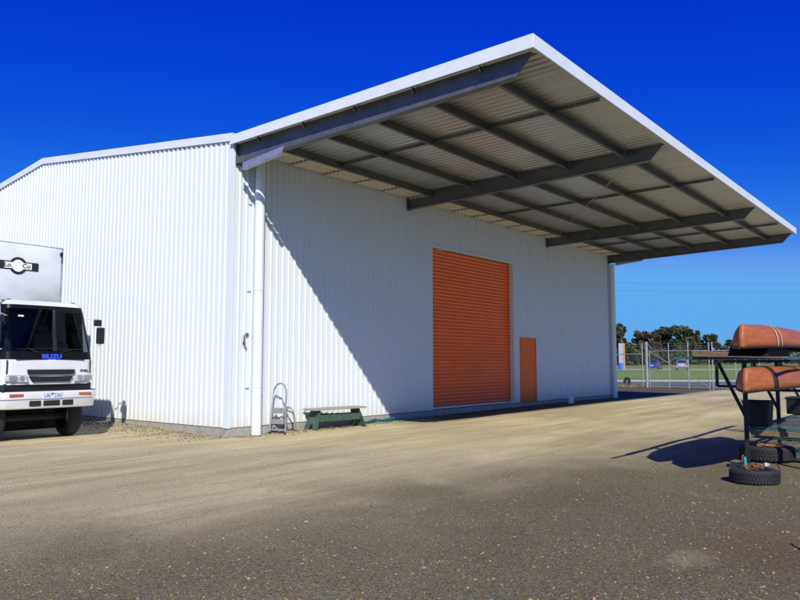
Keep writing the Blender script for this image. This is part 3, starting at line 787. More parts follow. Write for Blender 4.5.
# ------------------------------------------------------------------ bench
bn = thing('bench', (3.30, -.42, gz(3.3, -.4)), 'low green wooden bench with weathered plank top against the wall', 'bench', rz=R(-5))
mb = MB(); 
for y in (-.125, .125): mb.box((0, y, .535), (1.88, .235, .045))
mb.build('seat_plank', M['wood'], bn, bevel=.006, split=True)
for s in (-1, 1):
    mb = MB(); x = s*.70
    out = [(-.27, 0), (-.10, 0), (-.04, .16), (.04, .16), (.10, 0), (.27, 0), (.17, .51), (-.17, .51)]
    mb.prism(out, lambda p, q, x=x, s=s: (x+.022-.044*q + s*(.51-p[1])*.36, p[0], p[1]))
    mb.build('end_leg', M['greenpaint'], bn, bevel=.004)
mb = MB(); mb.box((0, -.175, .30), (1.52, .035, .17)); mb.box((0, .175, .30), (1.52, .035, .17)); mb.build('side_rail', M['greenpaint'], bn, bevel=.004, split=True)

# garden hose lying along the slab edge
mb = MB(); rnd = random.Random(9)
for q in range(3):
    pts = []
    for k in range(30):
        t = k/29; pts.append((4.35+1.75*t, -.10-.05*q+.04*math.sin(t*9+q*2)+rnd.uniform(-.01, .01), gz(5, 0)+.028+.045*(q == 1)+.02*math.sin(t*14+q)))
    mb.tube(pts, .028, 8)
tag(mb.build('garden_hose', M['hose']), 'green hose bunched along the concrete slab right of the bench', 'hose')
# white pipe stub by the far end of the wall
ps = thing('pipe_stub', (17.55, -.55, gz(17.5, -.5)), 'short white capped pipe standing in the shade near the wall', 'pipe')
MB().lathe([(.12, -.05), (.12, .20)], n=20).build('pipe', M['trim'], ps)
MB().lathe([(.14, .17), (.14, .25), (.12, .27), (.0, .275)], n=20).build('cap', M['trim'], ps)

# ------------------------------------------------------------------ canoe rack
GR = gz(3, -11)
rk = thing('canoe_rack', (2.5, -10.95, GR), 'long teal and black steel canoe rack with mesh deck at the right of the yard', 'canoe rack')
def L(x, y, z): return (x-2.5, y+10.95, z-GR)
RZ = 1.665
for y in (-10.50, -11.95):
    mb = MB(); mb.bar(L(.25 if y > -11 else .9, y, RZ), L(8.9, y, RZ+.03), .045, .04); mb.build('top_rail', M['teal'], rk)
for x in (2.5, 5.1, 7.7):
    for y in (-10.95, -11.95):
        mb = MB(); mb.bar(L(x, y, GR), L(x, y, RZ-.03), .065); mb.build('post', M['darksteel'], rk)
    for z in (RZ-.045, 1.13):
        mb = MB(); mb.bar(L(x, -10.48 if z > 1.5 else -10.88, z), L(x, -12.02, z), .06, .045); mb.build('cross_arm', M['darksteel'], rk)
    mb = MB(); mb.bar(L(x-.02, -10.50, RZ-.03), L(x-.02, -10.50, 1.18), .045); mb.bar(L(x, -10.50, 1.18), L(x, -10.93, 1.18), .045); mb.bar(L(x+.05, -10.50, RZ-.05), L(x+.05, -10.95, .62), .05)
    mb.build('brace', M['darksteel'], rk)
    mb = MB(); mb.bar(L(x, -10.95, GR+.05), L(x-.38, -10.72, GR+.02), .06); mb.box(L(x, -10.95, GR+.02), (.22, .22, .03)); mb.build('foot', M['darksteel'], rk)
# arm that carries the lower canoe
mb = MB(); mb.bar(L(.7, -11.40, 1.155), L(7.6, -11.40, 1.155), .05, .04); mb.build('lower_rail', M['teal'], rk)
# deck
dz = .42
mb = MB()
mb.bar(L(3.05, -10.86, dz), L(3.05, -12.5, dz), .06, .05); mb.bar(L(7.5, -10.86, dz), L(7.5, -12.5, dz), .06, .05)
mb.bar(L(3.05, -10.88, dz), L(7.5, -10.88, dz), .05, .05); mb.bar(L(3.05, -12.48, dz), L(7.5, -12.48, dz), .05, .05); mb.bar(L(5.2, -10.9, dz), L(5.2, -12.48, dz), .05, .05)
dk = mb.build('deck_frame', M['teal'], rk)
mb = MB(); mb.bar(L(3.01, -10.9, dz-.07), L(3.01, -12.5, dz-.07), .04, .08); mb.build('front_beam', M['timber'], dk)
mb = MB()
k = 0
while 3.1+k*.20 < 7.48: mb.bar(L(3.1+k*.20, -10.9, dz+.03), L(3.1+k*.20, -12.46, dz+.03), .010); k += 1
k = 0
while -10.92-k*.20 > -12.46: mb.bar(L(3.1, -10.92-k*.20, dz+.03), L(7.46, -10.92-k*.20, dz+.03), .010); k += 1
mb.build('mesh_deck', M['steel'], dk)
mb = MB(); mb.prism([(.95, 1.70), (2.75, 1.70), (2.6, 1.855), (1.12, 1.855)], lambda p, s: L(p[0], -11.08-.55*s, p[1])); mb.build('cradle', M['dark'], rk)
mb = MB(); mb.bar(L(3.3, -11.15, dz-.15), L(3.3, -12.3, dz-.15), .06); mb.bar(L(2.5, -10.95, dz), L(3.05, -10.95, dz), .05); mb.bar(L(5.1, -10.95, dz-.06), L(5.1, -12.4, dz-.06), .06)
for x in (3.4, 7.4): mb.bar(L(x, -12.4, GR), L(x, -12.4, dz), .06)
mb.bar(L(3.9, -11.25, GR+.18), L(3.2, -13.4, GR+.12), .07, .07)
mb.build('under_frame', M['teal'], rk, split=True)

def hull_pt(f, a, Ln, H, Wd, drop=.02, grow=0):
    """point of a canoe hull: f along (0..1), a = 0..pi round the section"""
    u = abs(2*f-1)
    wdt = max(Wd/2*max(0, 1-u**2.7)**.88, .012)+grow
    keel = H*(1-.08*u**4)-(.62*H*max(0, (u-.955)/.045)**2.2)+grow
    sheer = -drop*2*u**3
    ca, sa = math.cos(a), math.sin(a)
    return (Ln*f, math.copysign(abs(ca)**.70, ca)*wdt, sheer+(keel-sheer)*abs(sa)**.74)
def canoe(x0, Ln, yc, zg, H, Wd, label, ry=0):
    t = thing('canoe', (x0, yc, zg), label, 'canoe', group='orange canoes stored upside down on the rack'); t.rotation_euler = (0, ry, 0)
    rows = [[hull_pt(i/48, math.pi*k/18, Ln, H, Wd) for k in range(19)] for i in range(49)]
    ho = MB().grid(rows).build('hull', [M['canoe'], M['canoein']], t, fix=True)
    sm = ho.modifiers.new('solid', 'SOLIDIFY'); sm.thickness = .012; sm.offset = -1; sm.material_offset = 1
    for j in (0, -1): MB().tube([r_[j] for r_ in rows], .016, 6).build('gunwale', M['canoetrim'], t)
    for q in (.27, .5, .73):
        MB().bar((Ln*q, -Wd/2*.93, .0), (Ln*q, Wd/2*.93, .0), .06, .025).build('thwart', M['canoetrim'], t)
    return t
C1 = (.28, 5.0, -11.43, 1.85, .335, .90)
C2 = (.40, 5.0, -11.43, 1.205, .335, .88)
def strap(label, C, x, mat_, w=.045, skew=.0):
    x0, Ln, yc, zg, H, Wd = C; rows = []
    for k in range(29):
        a = math.pi*k/28; e = []
        for dx in (-w/2, w/2):
            p = hull_pt((x+dx)/Ln, a, Ln, H, Wd, grow=.012)
            p = hull_pt((x+dx+skew*p[1])/Ln, a, Ln, H, Wd, grow=.012); e.append((x0+p[0], yc+p[1], zg+p[2]))
        rows.append(e)
    o = MB().grid(rows).build('strap_or_shade_band', mat_, fix=False, solid=.005)
    return tag(o, label, 'strap', 'tie down straps over the canoes')
canoe(*C1, 'weathered orange upside-down canoe on the top tier of the rack')
canoe(*C2, 'orange upside-down canoe on the lower tier beneath the other canoe')
strap('tan strap over the upper canoe', C1, 1.06, M['webbing'], .035, .5)
strap('thin pale strap just behind the first strap on the upper canoe', C1, 1.26, M['webbing'], .025, .6)
strap('wide black band standing in for a shadow across the lower canoe', C2, .88, M['dark'], .13, .45)  # cast shadow on the hull, modelled as a black strip
strap('tan strap over the lower canoe, right of the black shadow band', C2, 2.3, M['webbing'], .035, .35)
# planks on the left rail
mb = MB(); mb.box((4.95, -10.56, RZ+.078), (7.9, .06, .095)); mb.build('timber_plank', M['timber'], bevel=.006)
tag(bpy.data.objects['timber_plank'], 'long weathered timber plank lying on edge along the left rail of the rack', 'plank')
# tub and dark crate on the deck
tb = thing('plastic_tub', (3.34, -10.96, dz+.03), 'dark blue plastic tub at the front corner of the rack deck', 'tub')
mb = MB(); ro = []
for z, s in ((0, .20), (.02, .205), (.42, .235), (.44, .25), (.46, .25), (.45, .23), (.06, .19), (.05, 0.001)):
    ro.append([(s*sx*1.0, s*sy*.95, z) for sx, sy in ((-1, -.8), (-.8, -1), (.8, -1), (1, -.8), (1, .8), (.8, 1), (-.8, 1), (-1, .8))])
mb.grid(ro, smooth=False, closed=True).build('tub_body', M['tub'], tb)
for s in (-1, 1): MB().bar((s*.24, -.08, .40), (s*.24, .08, .40), .03, .02).build('handle', M['tub'], tb)
cr = thing('crate', (7.1, -11.25, dz+.045), 'black lidded crate at the far end of the rack deck', 'crate')
MB().box((0, 0, .16), (.62, .95, .32)).build('crate_body', M['blackplastic'], cr, bevel=.02)
MB().box((0, 0, .345), (.66, .99, .05)).build('lid', M['blackplastic'], cr, bevel=.015)

# ------------------------------------------------------------------ tyres
def tyre(mb, r, w, n=48, tread=True):
    prof = [(r*.60, w*.46), (r*.64, w*.5), (r*.86, w*.5), (r*.94, w*.46), (r*.985, w*.36), (r, w*.2), (r, -w*.2), (r*.985, -w*.36), (r*.94, -w*.46), (r*.86, -w*.5), (r*.64, -w*.5), (r*.60, -w*.46)]
    mb.lathe([(a, b_+w*.5) for a, b_ in prof], n=n, caps=False)
    mb.lathe([(r*.60, w*.04), (r*.57, w*.25), (r*.57, w*.75), (r*.60, w*.96)], n=n, caps=False)
    if tread:
        for k in range(n):
            t = 2*math.pi*k/n
            for j, zz in enumerate((.25, .5, .75)):
                tt = t + (.5 if j % 2 else 0)*2*math.pi/n
                mb.box((r*1.0*math.cos(tt), r*1.0*math.sin(tt), w*zz), (.022, r*.09, w*.20), rz=tt)
t1 = thing('old_tyre', (.66, -11.46, gz(.5, -11.4)), 'worn black tyre lying flat with chain and fittings heaped on it, nearest the camera', 'tyre', group='old tyres lying by the rack')
mb = MB(); tyre(mb, .335, .21); mb.build('tyre', M['tyre'], t1)
t2 = thing('old_tyre', (3.42, -11.06, gz(2.7, -11.2)+.02), 'black tyre on a rusty rim lying flat beneath the mesh deck', 'tyre', group='old tyres lying by the rack')
mb = MB(); tyre(mb, .45, .26); mb.build('tyre', M['tyre'], t2)
mb = MB(); mb.lathe([(.272, .258), (.255, .225), (.22, .215), (.12, .205), (.11, .225), (.045, .235), (.04, .19), (0, .19)], n=32, caps=False); mb.build('rim', M['rust'], t2)
# heap of chain and fittings on the near tyre
hp = thing('chain_heap', (.70, -11.46, gz(.5, -11.4)+.20), 'tangle of rusty chain with turquoise shackle and silver fitting on the near tyre', 'chain')
rnd = random.Random(4); mb = MB()
px, py = -.14, .05
for k in range(34):
    a = k*.55; rr = .05+.11*((k*37) % 17)/17; cx, cy, cz = -.08+rr*math.cos(a)*1.2, .0+rr*math.sin(a), .02+.05*((k*13) % 7)/7
    tilt = rnd.uniform(-.9, .9); b_ = rnd.uniform(0, 3.1)
    lk = []
    for q in range(10):
        t = 2*math.pi*q/10; u, v = .028*math.cos(t), .017*math.sin(t)
        lk.append((cx+u*math.cos(b_)-v*math.sin(b_)*math.cos(tilt), cy+u*math.sin(b_)+v*math.cos(b_)*math.cos(tilt), cz+v*math.sin(tilt)))
    mb.tube(lk, .006, 5, closed=True)
mb.build('chain', M['rust'], hp)
mb = MB(); mb.tube([(-.12, .10, .03), (-.13, .10, .13)], .022, 10); mb.tube([(-.16, .10, .13), (-.16, .10, .17), (-.10, .10, .17), (-.10, .10, .13)], .012, 6); mb.build('shackle', M['turq'], hp)
mb = MB(); mb.tube([(-.15+.055*math.cos(t/10*3.14), .12, .13+.08*math.sin(t/10*3.14)) for t in range(11)], .006, 6); mb.build('wire_loop', M['rust'], hp)
mb = MB(); mb.lathe([(.02, 0), (.036, .008), (.036, .05), (.026, .065), (0, .07)], (.14, -.12, .02), n=12); mb.lathe([(.02, -.05), (.03, -.045), (.03, .03), (0, .036)], (.18, -.14, .05), 'X', 12); mb.build('fitting', M['silver'], hp)
mb = MB(); mb.tube([(.2, -.17, .09), (.27, -.2, .12), (.32, -.24, .06), (.34, -.27, -.05)], .008, 6); mb.build('cable', M['dark'], hp)
# rusty offcut at the edge of the yard
so = thing('scrap_metal', (-3.25, -12.78, gz(-3, -12.7)), 'small rusty metal offcut on stained ground in the near right corner', 'scrap metal', rz=R(20))
MB().prism([(-.12, 0), (.02, .012), (.16, 0), (.05, .05), (-.02, .045)], lambda p, s: (p[0], .03-.06*s, p[1])).build('plate', M['rust'], so)
MB().tube([(.02, 0, .03), (.08, .02, .10), (.16, .01, .12)], .012, 6).build('bolt', M['rust'], so)

# ------------------------------------------------------------------ gates and fence
def mesh_mat():
    m = bpy.data.materials.new('chain_mesh'); nt, N, L_ = nodes(m); out = N['Material Output']; b = N['Principled BSDF']
    b.inputs['Base Color'].default_value = (.34, .36, .37, 1); b.inputs['Metallic'].default_value = .6; b.inputs['Roughness'].default_value = .45
    tc = N.new('ShaderNodeTexCoord'); sx = N.new('ShaderNodeSeparateXYZ'); L_.new(tc.outputs['Object'], sx.inputs[0])
    vals = []
    for sg_ in ('ADD', 'SUBTRACT'):
        a = N.new('ShaderNodeMath'); a.operation = sg_; L_.new(sx.outputs['Y'], a.inputs[0]); L_.new(sx.outputs['Z'], a.inputs[1])
        f = N.new('ShaderNodeMath'); f.operation = 'PINGPONG'; f.inputs[1].default_value = .045; L_.new(a.outputs[0], f.inputs[0])
        l = N.new('ShaderNodeMath'); l.operation = 'LESS_THAN'; l.inputs[1].default_value = .0034; L_.new(f.outputs[0], l.inputs[0]); vals.append(l.outputs[0])
    mxm = N.new('ShaderNodeMath'); mxm.operation = 'MAXIMUM'; L_.new(vals[0], mxm.inputs[0]); L_.new(vals[1], mxm.inputs[1])
    t = N.new('ShaderNodeBsdfTransparent'); mx = N.new('ShaderNodeMixShader'); L_.new(mxm.outputs[0], mx.inputs[0]); L_.new(t.outputs[0], mx.inputs[1]); L_.new(b.outputs[0], mx.inputs[2]); L_.new(mx.outputs[0], out.inputs[0]); return m
M['mesh'] = mesh_mat()
FX = 37.0; FZ = -.12
def leaf(name, y0, y1, label, cat, verts, zt, diag=None, h=2.95, group=None):
    """y0 > y1; verts: y of uprights"""
    t = thing(name, (FX, y0, FZ), label, cat, group=group)
    l = lambda y: y-y0
    for y, r, zz in verts: MB().tube([(0, l(y), 0), (0, l(y), zz)], r, 8).build('post', M['fence'], t)
    mb = MB(); mb.tube([(0, 0, zt), (0, l(y1), zt)], .03, 8); mb.tube([(0, 0, .12), (0, l(y1), .12)], .03, 8); mb.build('rail', M['fence'], t, split=True)
    if diag: MB().tube([(0, l(diag[0]), diag[1]), (0, l(diag[2]), diag[3])], .02, 8).build('brace', M['fence'], t)
    mb = MB()
    for k in range(3): mb.tube([(-.02, 0, zt+.16+.16*k), (-.02, l(y1), zt+.16+.16*k)], .004, 5)
    mb.build('wire', M['fence'], t, split=True)
    MB().add([(.02, 0, .1), (.02, l(y1), .1), (.02, l(y1), zt), (.02, 0, zt)], [(0,1,2,3)]).build('chain_mesh', M['mesh'], t, fix=False)
    return t
leaf('fence_panel', 12.0, 3.38, 'chain mesh fence panel running behind the warehouse corner', 'fence', [(3.42, .045, 3.0), (6.4, .04, 2.9), (9.4, .04, 2.9), (12.0, .04, 2.9)], 2.28)
MB_ = MB().tube([(0, 0, -.1), (0, 0, 3.02)], .10, 14).lathe([(.105, 3.02), (.09, 3.06), (0, 3.08)], n=14)
gp = thing('gate_post', (FX, 3.14, FZ), 'thick galvanised gate post between the fence panel and the gate', 'post'); MB_.build('post', M['fence'], gp); MB().tube([(0, -.1, 2.95), (-.05, -.42, 2.62)], .016, 6).build('outrigger', M['fence'], gp); MB().box((0, -.12, .9), (.05, .1, .12)).box((0, -.12, 2.2), (.05, .1, .12)).build('hinge', M['fence'], gp)
leaf('gate', 2.98, -.86, 'long galvanised mesh gate leaf with one diagonal brace, hung on the thick post', 'gate', [(2.93, .03, 2.45), (1.68, .036, 3.0), (.44, .036, 3.05), (-.84, .04, 3.0)], 2.47, (2.9, 2.4, -.8, .15))
leaf('gate', -1.02, -6.3, 'galvanised mesh gate leaf seen through the canoe rack', 'gate', [(-1.04, .04, 3.0), (-2.4, .035, 2.9), (-3.75, .035, 2.9), (-6.28, .05, 3.0)], 2.47, (-6.2, 2.4, -1.1, .15))
leaf('fence_panel', -6.5, -26, 'chain mesh fence panel running off behind the canoes', 'fence', [(-6.55+-3.2*k, .04, 2.9) for k in range(7)], 2.35)

# old tyre leaning in the verge by the fence
t3 = thing('old_tyre', fr(51.3, 16.05, -.12), 'small dark tyre standing upright in the weeds by the fence', 'tyre')
mb = MB(); mb.lathe([(.20, -.09), (.30, -.10), (.35, -.06), (.35, .06), (.30, .10), (.20, .09), (.20, -.09)], (0, 0, .34), 'Y', 24, caps=False); o = mb.build('tyre', M['tyre'], t3); t3.rotation_euler = (0, 0, R(-14))
# weeds along the fence line (uncountable)
mb = MB(); rnd = random.Random(8)
for i in range(2600):
    u = rnd.random()
    x = FX+.2+rnd.gauss(0, .8)+ (3.6*rnd.random() if rnd.random() < .5 else 0); y = 3.4+6.5*rnd.random()**1.1 if rnd.random() < .8 else 3.4-14*rnd.random()
    h = rnd.uniform(.08, .38)*(1 if y > 3.2 else .5); a = rnd.random()*6.28; w = .02
    dx, dy = math.cos(a)*w, math.sin(a)*w; lx, ly = rnd.uniform(-.12, .12), rnd.uniform(-.12, .12)
    mb.add([(x-dx, y-dy, -.13), (x+dx, y+dy, -.13), (x+lx, y+ly, -.13+h)], [(0,1,2)])
tag(mb.build('weeds', M['leaf3'], fix=False), 'dry yellow green weeds along the foot of the fence', 'weeds', kind='stuff')

# ------------------------------------------------------------------ beyond the road
def car_proto(paint, label, loc, heading, hatch=True):
    t = thing('car', loc, label, 'car', rz=heading, group='cars parked beyond the road')
    Lc, W = 4.3, .86
    st_ = [(-2.12, .45, .72, .80), (-2.05, .35, .92, .84), (-1.9, .28, 1.0, .86), (-.9, .25, 1.0, .87), (.6, .25, .98, .87), (1.2, .25, .94, .86), (1.9, .30, .82, .82), (2.1, .38, .68, .72), (2.16, .45, .60, .62)]
    rows = []
    for x, z0, z1, w in st_:
        rows.append([(x, -w*.92, z0), (x, -w, (z0+z1)/2), (x, -w*.94, z1), (x, -w*.5, z1+.025), (x, w*.5, z1+.025), (x, w*.94, z1), (x, w, (z0+z1)/2), (x, w*.92, z0)])
    mb = MB(); mb.grid(rows, closed=True); n = len(rows[0]); mb.add(rows[0], [tuple(range(n))]); mb.add(rows[-1], [tuple(range(n))])
    bo_ = mb.build('body', paint, t)
    gh = [(-1.95, 1.0, 1.0), (-1.62, 1.42, .80), (-.5, 1.47, .80), (.35, 1.43, .78), (1.15, .96, .92)]
    mb = MB(); rows = [[(x, -.62*w-.1*w if z > 1.1 else -.8, z), (x, 0, z+.03), (x, .62*w+.1*w if z > 1.1 else .8, z)] for x, z, w in gh]
    rf = [(-1.60, 1.425, .64), (-.5, 1.475, .64), (.3, 1.44, .62)]
    mb = MB(); mb.grid([[(x, -w, z), (x, 0, z+.035), (x, w, z)] for x, z, w in rf]); mb.build('roof', paint, t, solid=.03)
    mb = MB()
    mb.add([(-1.98, -.74, .98), (-1.98, .74, .98), (-1.62, .60, 1.41), (-1.62, -.60, 1.41)], [(0,1,2,3)]); mb.add([(1.15, -.76, .95), (1.15, .76, .95), (.32, .60, 1.43), (.32, -.60, 1.43)], [(0,1,2,3)])
    for s in (-1, 1): mb.add([(-1.9, .79*s, .99), (1.1, .79*s, .96), (.3, .62*s, 1.43), (-1.58, .62*s, 1.42)], [(0,1,2,3)])
    mb.build('window', M['carglass'], t, fix=False, split=True)
    mb = MB()
    for s in (-1, 1):
        for a, b_ in (((-1.95, .78, .99), (-1.6, .63, 1.43)), ((-.45, .80, .98), (-.4, .63, 1.455)), ((1.13, .78, .96), (.3, .625, 1.44))):
            mb.bar((a[0], a[1]*s, a[2]), (b_[0], b_[1]*s, b_[2]), .07, .05)
    mb.build('pillar', paint, t, split=True)
    for x in (-1.3, 1.35):
        for s in (-1, 1):
            mb = MB(); mb.lathe([(.18, -.1), (.29, -.1), (.31, -.06), (.31, .06), (.29, .1), (.18, .1)], (x, s*.78, .31), 'Y', 18, caps=False); wo = mb.build('wheel', M['tyre'], t)
            MB().lathe([(.18, s*.09), (.05, s*.06), (0, s*.07)], (x, s*.78, .31), 'Y', 12, caps=False).build('rim', M['silver'], wo)
    for s in (-1, 1):
        MB().box((-2.08, s*.66, .82), (.10, .26, .24)).build('tail_light', M['redlens'], t, bevel=.02)
        MB().box((2.02, s*.6, .66), (.14, .3, .13)).build('headlight', M['lens'], t, bevel=.02)
    MB().box((-2.125, 0, .62), (.02, .40, .11)).build('number_plate', M['platewhite'], t)
    return t
def terr(f, r, dz=0): return fr(f, r, tz(f)+dz)
car_proto(M['car_blue'], 'blue hatchback parked beyond the road, directly right of the thick gate post', terr(112, 39.3, .03), YAW-R(28))
car_proto(M['car_silver'], 'silver hatchback with red tail lights parked right of the blue hatchback', terr(110, 42.9, .03), YAW-R(24))
far = [(178, 89, 'car_white', 20, 'small white car far off under the canoe rack, first beside the post'), (180, 93.5, 'car_silver', 80, 'small silver car far off, seen second from left under the upper canoe'), (181, 97.2, 'car_blue', 60, 'small blue car far off, right of the silver one under the upper canoe'), (179, 79.5, 'car_white', 85, 'small white car far off left of the rack brace')]
for f, r, p_, h, lb in far: car_proto(M[p_], lb, terr(f, r, .0), YAW-R(h))
# pylon sign and bin by the corner of the building
sg_ = thing('pylon_sign', terr(114, 34.9), 'tall blank white pylon sign with tan side seen past the warehouse corner', 'sign', rz=YAW-R(60))
MB().box((0, 0, 2.05), (.16, 1.0, 4.1)).build('panel', M['signwhite'], sg_, bevel=.01)
MB().box((0, -.56, 2.05), (.2, .11, 4.12)).build('side_trim', M['tan'], sg_, bevel=.01)
bi = thing('wheelie_bin', terr(111, 33.85), 'bright blue wheelie bin standing at the foot of the white sign', 'bin', rz=YAW)
MB().box((0, 0, .52), (.50, .50, .92), taper=1.18).build('bin_body', M['binblue'], bi, bevel=.02)
MB().box((0, 0, 1.02), (.66, .64, .07)).build('lid', M['binblue'], bi, bevel=.02)
for s in (-1, 1): MB().lathe([(.1, -.03), (.1, .03)], (.28, s*.24, .1), 'Y', 12).build('wheel', M['tyre'], bi)

# trees -------------------------------------------------------------
def tree(loc, h, w, mi, label, seed, base=.03, group='trees beyond the road', name='gum_tree', cat='tree', dens=1.0, leafs=.36):
    rnd = random.Random(seed); t = thing(name, loc, label, cat, group=group)
    mb = MB(); th = h*.55
    lean = rnd.uniform(-.05, .05)*h
    mb.tube([(0, 0, -.2), (lean*.3, 0, th*.4), (lean*.7, 0, th*.8), (lean, 0, h*.8)], .018*h+.08, 8, r2=.04)
    blobs = []
    nb = int(16+w*3)
    for i in range(nb):
        a = rnd.random()*6.28; u = rnd.random()**.6
        z = h*(base+(1-base-.14)*rnd.random()**.8)
        k = (z/h-base)/(1-base); env = math.sin(math.pi*min(1, .22+.76*k))**.5
        rr = w/2*env*u*.92; br = w*(.13+.12*rnd.random())*(1.0-.25*k)
        c = (lean+rr*math.cos(a), rr*math.sin(a), min(z, h-br*.7)); blobs.append((c, br))
        if i % 2 == 0: mb.tube([(lean*.6, 0, max(.3, c[2]*.55)), (c[0]*.5, c[1]*.5, c[2]*.8), c], .05+.005*h, 6, r2=.02)
    mb.build('trunk', M['bark'], t)
    cr_ = MB()
    for c, br in blobs:
        for q in range(int(250*dens*(br/1.2)**1.4)+60):
            d = Vector((rnd.gauss(0, 1), rnd.gauss(0, 1), rnd.gauss(0, .8))).normalized()*br*(rnd.random()**.42)*rnd.uniform(.7, 1.12)
            p = Vector(c)+d; s = leafs*rnd.uniform(.6, 1.4)
            ax = Vector((rnd.gauss(0, 1), rnd.gauss(0, 1), rnd.gauss(0, 1))).normalized(); b_ = ax.orthogonal().normalized(); cc = ax.cross(b_)
            p0, p1, p2, p3 = p+b_*s, p+cc*s*.6, p-b_*s, p-cc*s*.55
            if p.z > .15: cr_.add([p0, p1, p2, p3], [(0,1,2,3)])
    cr_.build('crown', M['leaf%d' % mi], t, fix=False); return t
def tr(u, f, vtop, wpx, mi, label, seed, **k):
    r = (u-400)/721.0*f; z0 = tz(f); h = 1.6+(362.4-vtop)*f/721.0-z0
    return tree(fr(f, r, z0), h, wpx*f/721.0, mi, label, seed, **k)
tr(611, 150, 314, 27, 0, 'tall dark tree half hidden by the far warehouse corner', 1, base=.1)
tr(641, 176, 329, 19, 1, 'brownish tree rising just left of the thick gate post', 2)
tr(653, 172, 331, 18, 1, 'dark brown-green tree just right of the thick gate post', 3)
tr(664, 174, 323, 24, 0, 'tall ragged dark tree above the first gate upright', 4)
tr(678, 170, 324, 27, 2, 'broad dome-crowned green tree above the silver hatchback', 5)
tr(692, 176, 327, 20, 0, 'dark tree right of the dome-crowned tree, above the last gate upright', 6)
tr(700, 180, 336, 14, 1, 'small brownish tree in the dip left of the plank end', 7)
tr(709.5, 176, 332, 19, 0, 'round dark tree above the timber plank', 8, base=.05)
tr(730, 182, 338, 15, 0, 'small dark tree left of the upper canoe end', 9)
tr(720, 186, 346, 16, 2, 'low tree between two round trees above the plank', 10, base=.02)
tr(752, 186, 345, 18, 0, 'dark tree hidden behind the upper canoe end', 12)
tr(775, 188, 344, 20, 1, 'brownish tree hidden behind the middle of the upper canoe', 13)
tr(800, 184, 341, 24, 2, 'green tree behind the far part of the upper canoe', 14)
SH = 'shrubs along the foot of the trees'
for i, (u, f, v, w, mi, lb) in enumerate([(630, 160, 343, 20, 2, 'bright green shrub beside the white sign'), (646, 164, 347, 18, 2, 'green shrub behind the thick gate post'), (662, 166, 349, 19, 0, 'dark shrub above the blue hatchback roof'),
        (680, 166, 350, 19, 2, 'green shrub above the silver hatchback roof'), (695, 168, 350, 17, 0, 'dark shrub right of the silver hatchback'), (710, 170, 351, 17, 0, 'dark shrub below the round tree by the plank'),
        (724, 172, 352, 15, 2, 'green shrub under the plank left of the brace'), (738, 190, 354, 15, 0, 'dark shrub behind the rack brace'), (755, 192, 354, 18, 0, 'dark shrub behind the first rack post'), (774, 192, 354, 20, 2, 'green shrub behind the second rack post'), (796, 192, 353, 22, 0, 'dark shrub behind the right end of the canoes')]):
    tr(u, f, v, w*1.25, mi, lb, 40+i, base=.0, group=SH, name='shrub', cat='shrub', dens=1.3, leafs=.4)
# overhead wires and their poles
pw = thing('power_line', terr(150, 22), 'pair of thin overhead power wires crossing the sky right of the warehouse', 'power line', rz=0)
b0 = Vector(terr(150, 22)); b1 = Vector(terr(150, 128))
for q, P_ in enumerate((b0, b1)):
    d = P_-b0; MB().tube([(d.x, d.y, 0), (d.x, d.y, 18.6)], .16, 8, r2=.11).bar((d.x-.6, d.y+.8, 18.0), (d.x+.6, d.y-.8, 18.0), .12).build('pole', M['bark'], pw)
for off, zz in ((-.6, 18.1), (.6, 16.6)):
    dd = b1-b0; pts = []
    for k in range(25):
        t = k/24; pts.append((dd.x*t+off, dd.y*t, zz-1.1*4*t*(1-t)))
    MB().tube(pts, .011, 5).build('wire', M['darksteel'], pw)

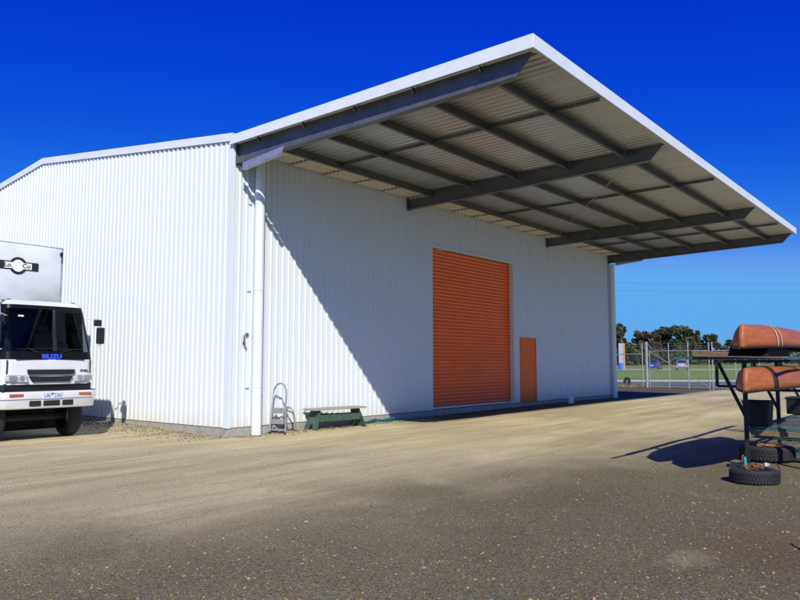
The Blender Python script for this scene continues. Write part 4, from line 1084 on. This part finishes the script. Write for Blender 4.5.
# ------------------------------------------------------------------ light, sky, camera
SUN = Vector((.898, .949, -1)).normalized()
el = math.asin(-SUN.z); az = math.atan2(-SUN.x, -SUN.y)     # compass-style angle from +Y toward +X
sl = bpy.data.lights.new('sun', 'SUN'); sl.energy = 5.0; sl.angle = R(.5); sl.color = (1.0, .94, .82)
so = bpy.data.objects.new('sun', sl); col.objects.link(so); so.rotation_euler = SUN.to_track_quat('-Z', 'Y').to_euler(); so.location = (-20, -20, 30)
w = bpy.data.worlds.new('World'); sc.world = w; w.use_nodes = True
N, Lk = w.node_tree.nodes, w.node_tree.links; bg = N['Background']
sky = N.new('ShaderNodeTexSky'); sky.sky_type = 'NISHITA'; sky.sun_disc = False; sky.sun_elevation = el; sky.sun_rotation = az
sky.air_density = 1.0; sky.dust_density = .3; sky.ozone_density = 3.5; sky.altitude = 200
# polarised, strongly saturated clear sky: each channel of the sky gets its own gamma, then a ceiling near the horizon
SKY_STRENGTH = .10
sep = N.new('ShaderNodeSeparateColor'); comb = N.new('ShaderNodeCombineColor'); Lk.new(sky.outputs[0], sep.inputs[0])
for i, (src0, dst0, pw_, top_) in enumerate(((.356, .120, 4.6, .120), (.617, .405, 2.15, .405), (.791, .86, .46, .86))):
    a_ = N.new('ShaderNodeMath'); a_.operation = 'MULTIPLY'; a_.inputs[1].default_value = .10/src0; Lk.new(sep.outputs[i], a_.inputs[0])
    b_ = N.new('ShaderNodeMath'); b_.operation = 'POWER'; b_.inputs[1].default_value = pw_; Lk.new(a_.outputs[0], b_.inputs[0])
    c_ = N.new('ShaderNodeMath'); c_.operation = 'MULTIPLY'; c_.inputs[1].default_value = dst0/SKY_STRENGTH; Lk.new(b_.outputs[0], c_.inputs[0])
    d_ = N.new('ShaderNodeMath'); d_.operation = 'MINIMUM'; d_.inputs[1].default_value = top_/SKY_STRENGTH; Lk.new(c_.outputs[0], d_.inputs[0])
    Lk.new(d_.outputs[0], comb.inputs[i])
Lk.new(comb.outputs[0], bg.inputs[0]); bg.inputs[1].default_value = SKY_STRENGTH

cam = bpy.data.cameras.new('camera'); co = bpy.data.objects.new('camera', cam); col.objects.link(co); sc.camera = co
cam.sensor_width = 36; cam.lens = 721.464/800*36; cam.clip_start = .1; cam.clip_end = 6000
p_ = R(4.942); fwd = Vector((math.cos(YAW)*math.cos(p_), math.sin(YAW)*math.cos(p_), math.sin(p_)))
co.location = (-11.103, -14.126, 1.6); co.rotation_euler = fwd.to_track_quat('-Z', 'Y').to_euler()
sc.view_settings.view_transform = 'Standard'; sc.view_settings.look = 'None'; sc.view_settings.exposure = 0; sc.view_settings.gamma = 1
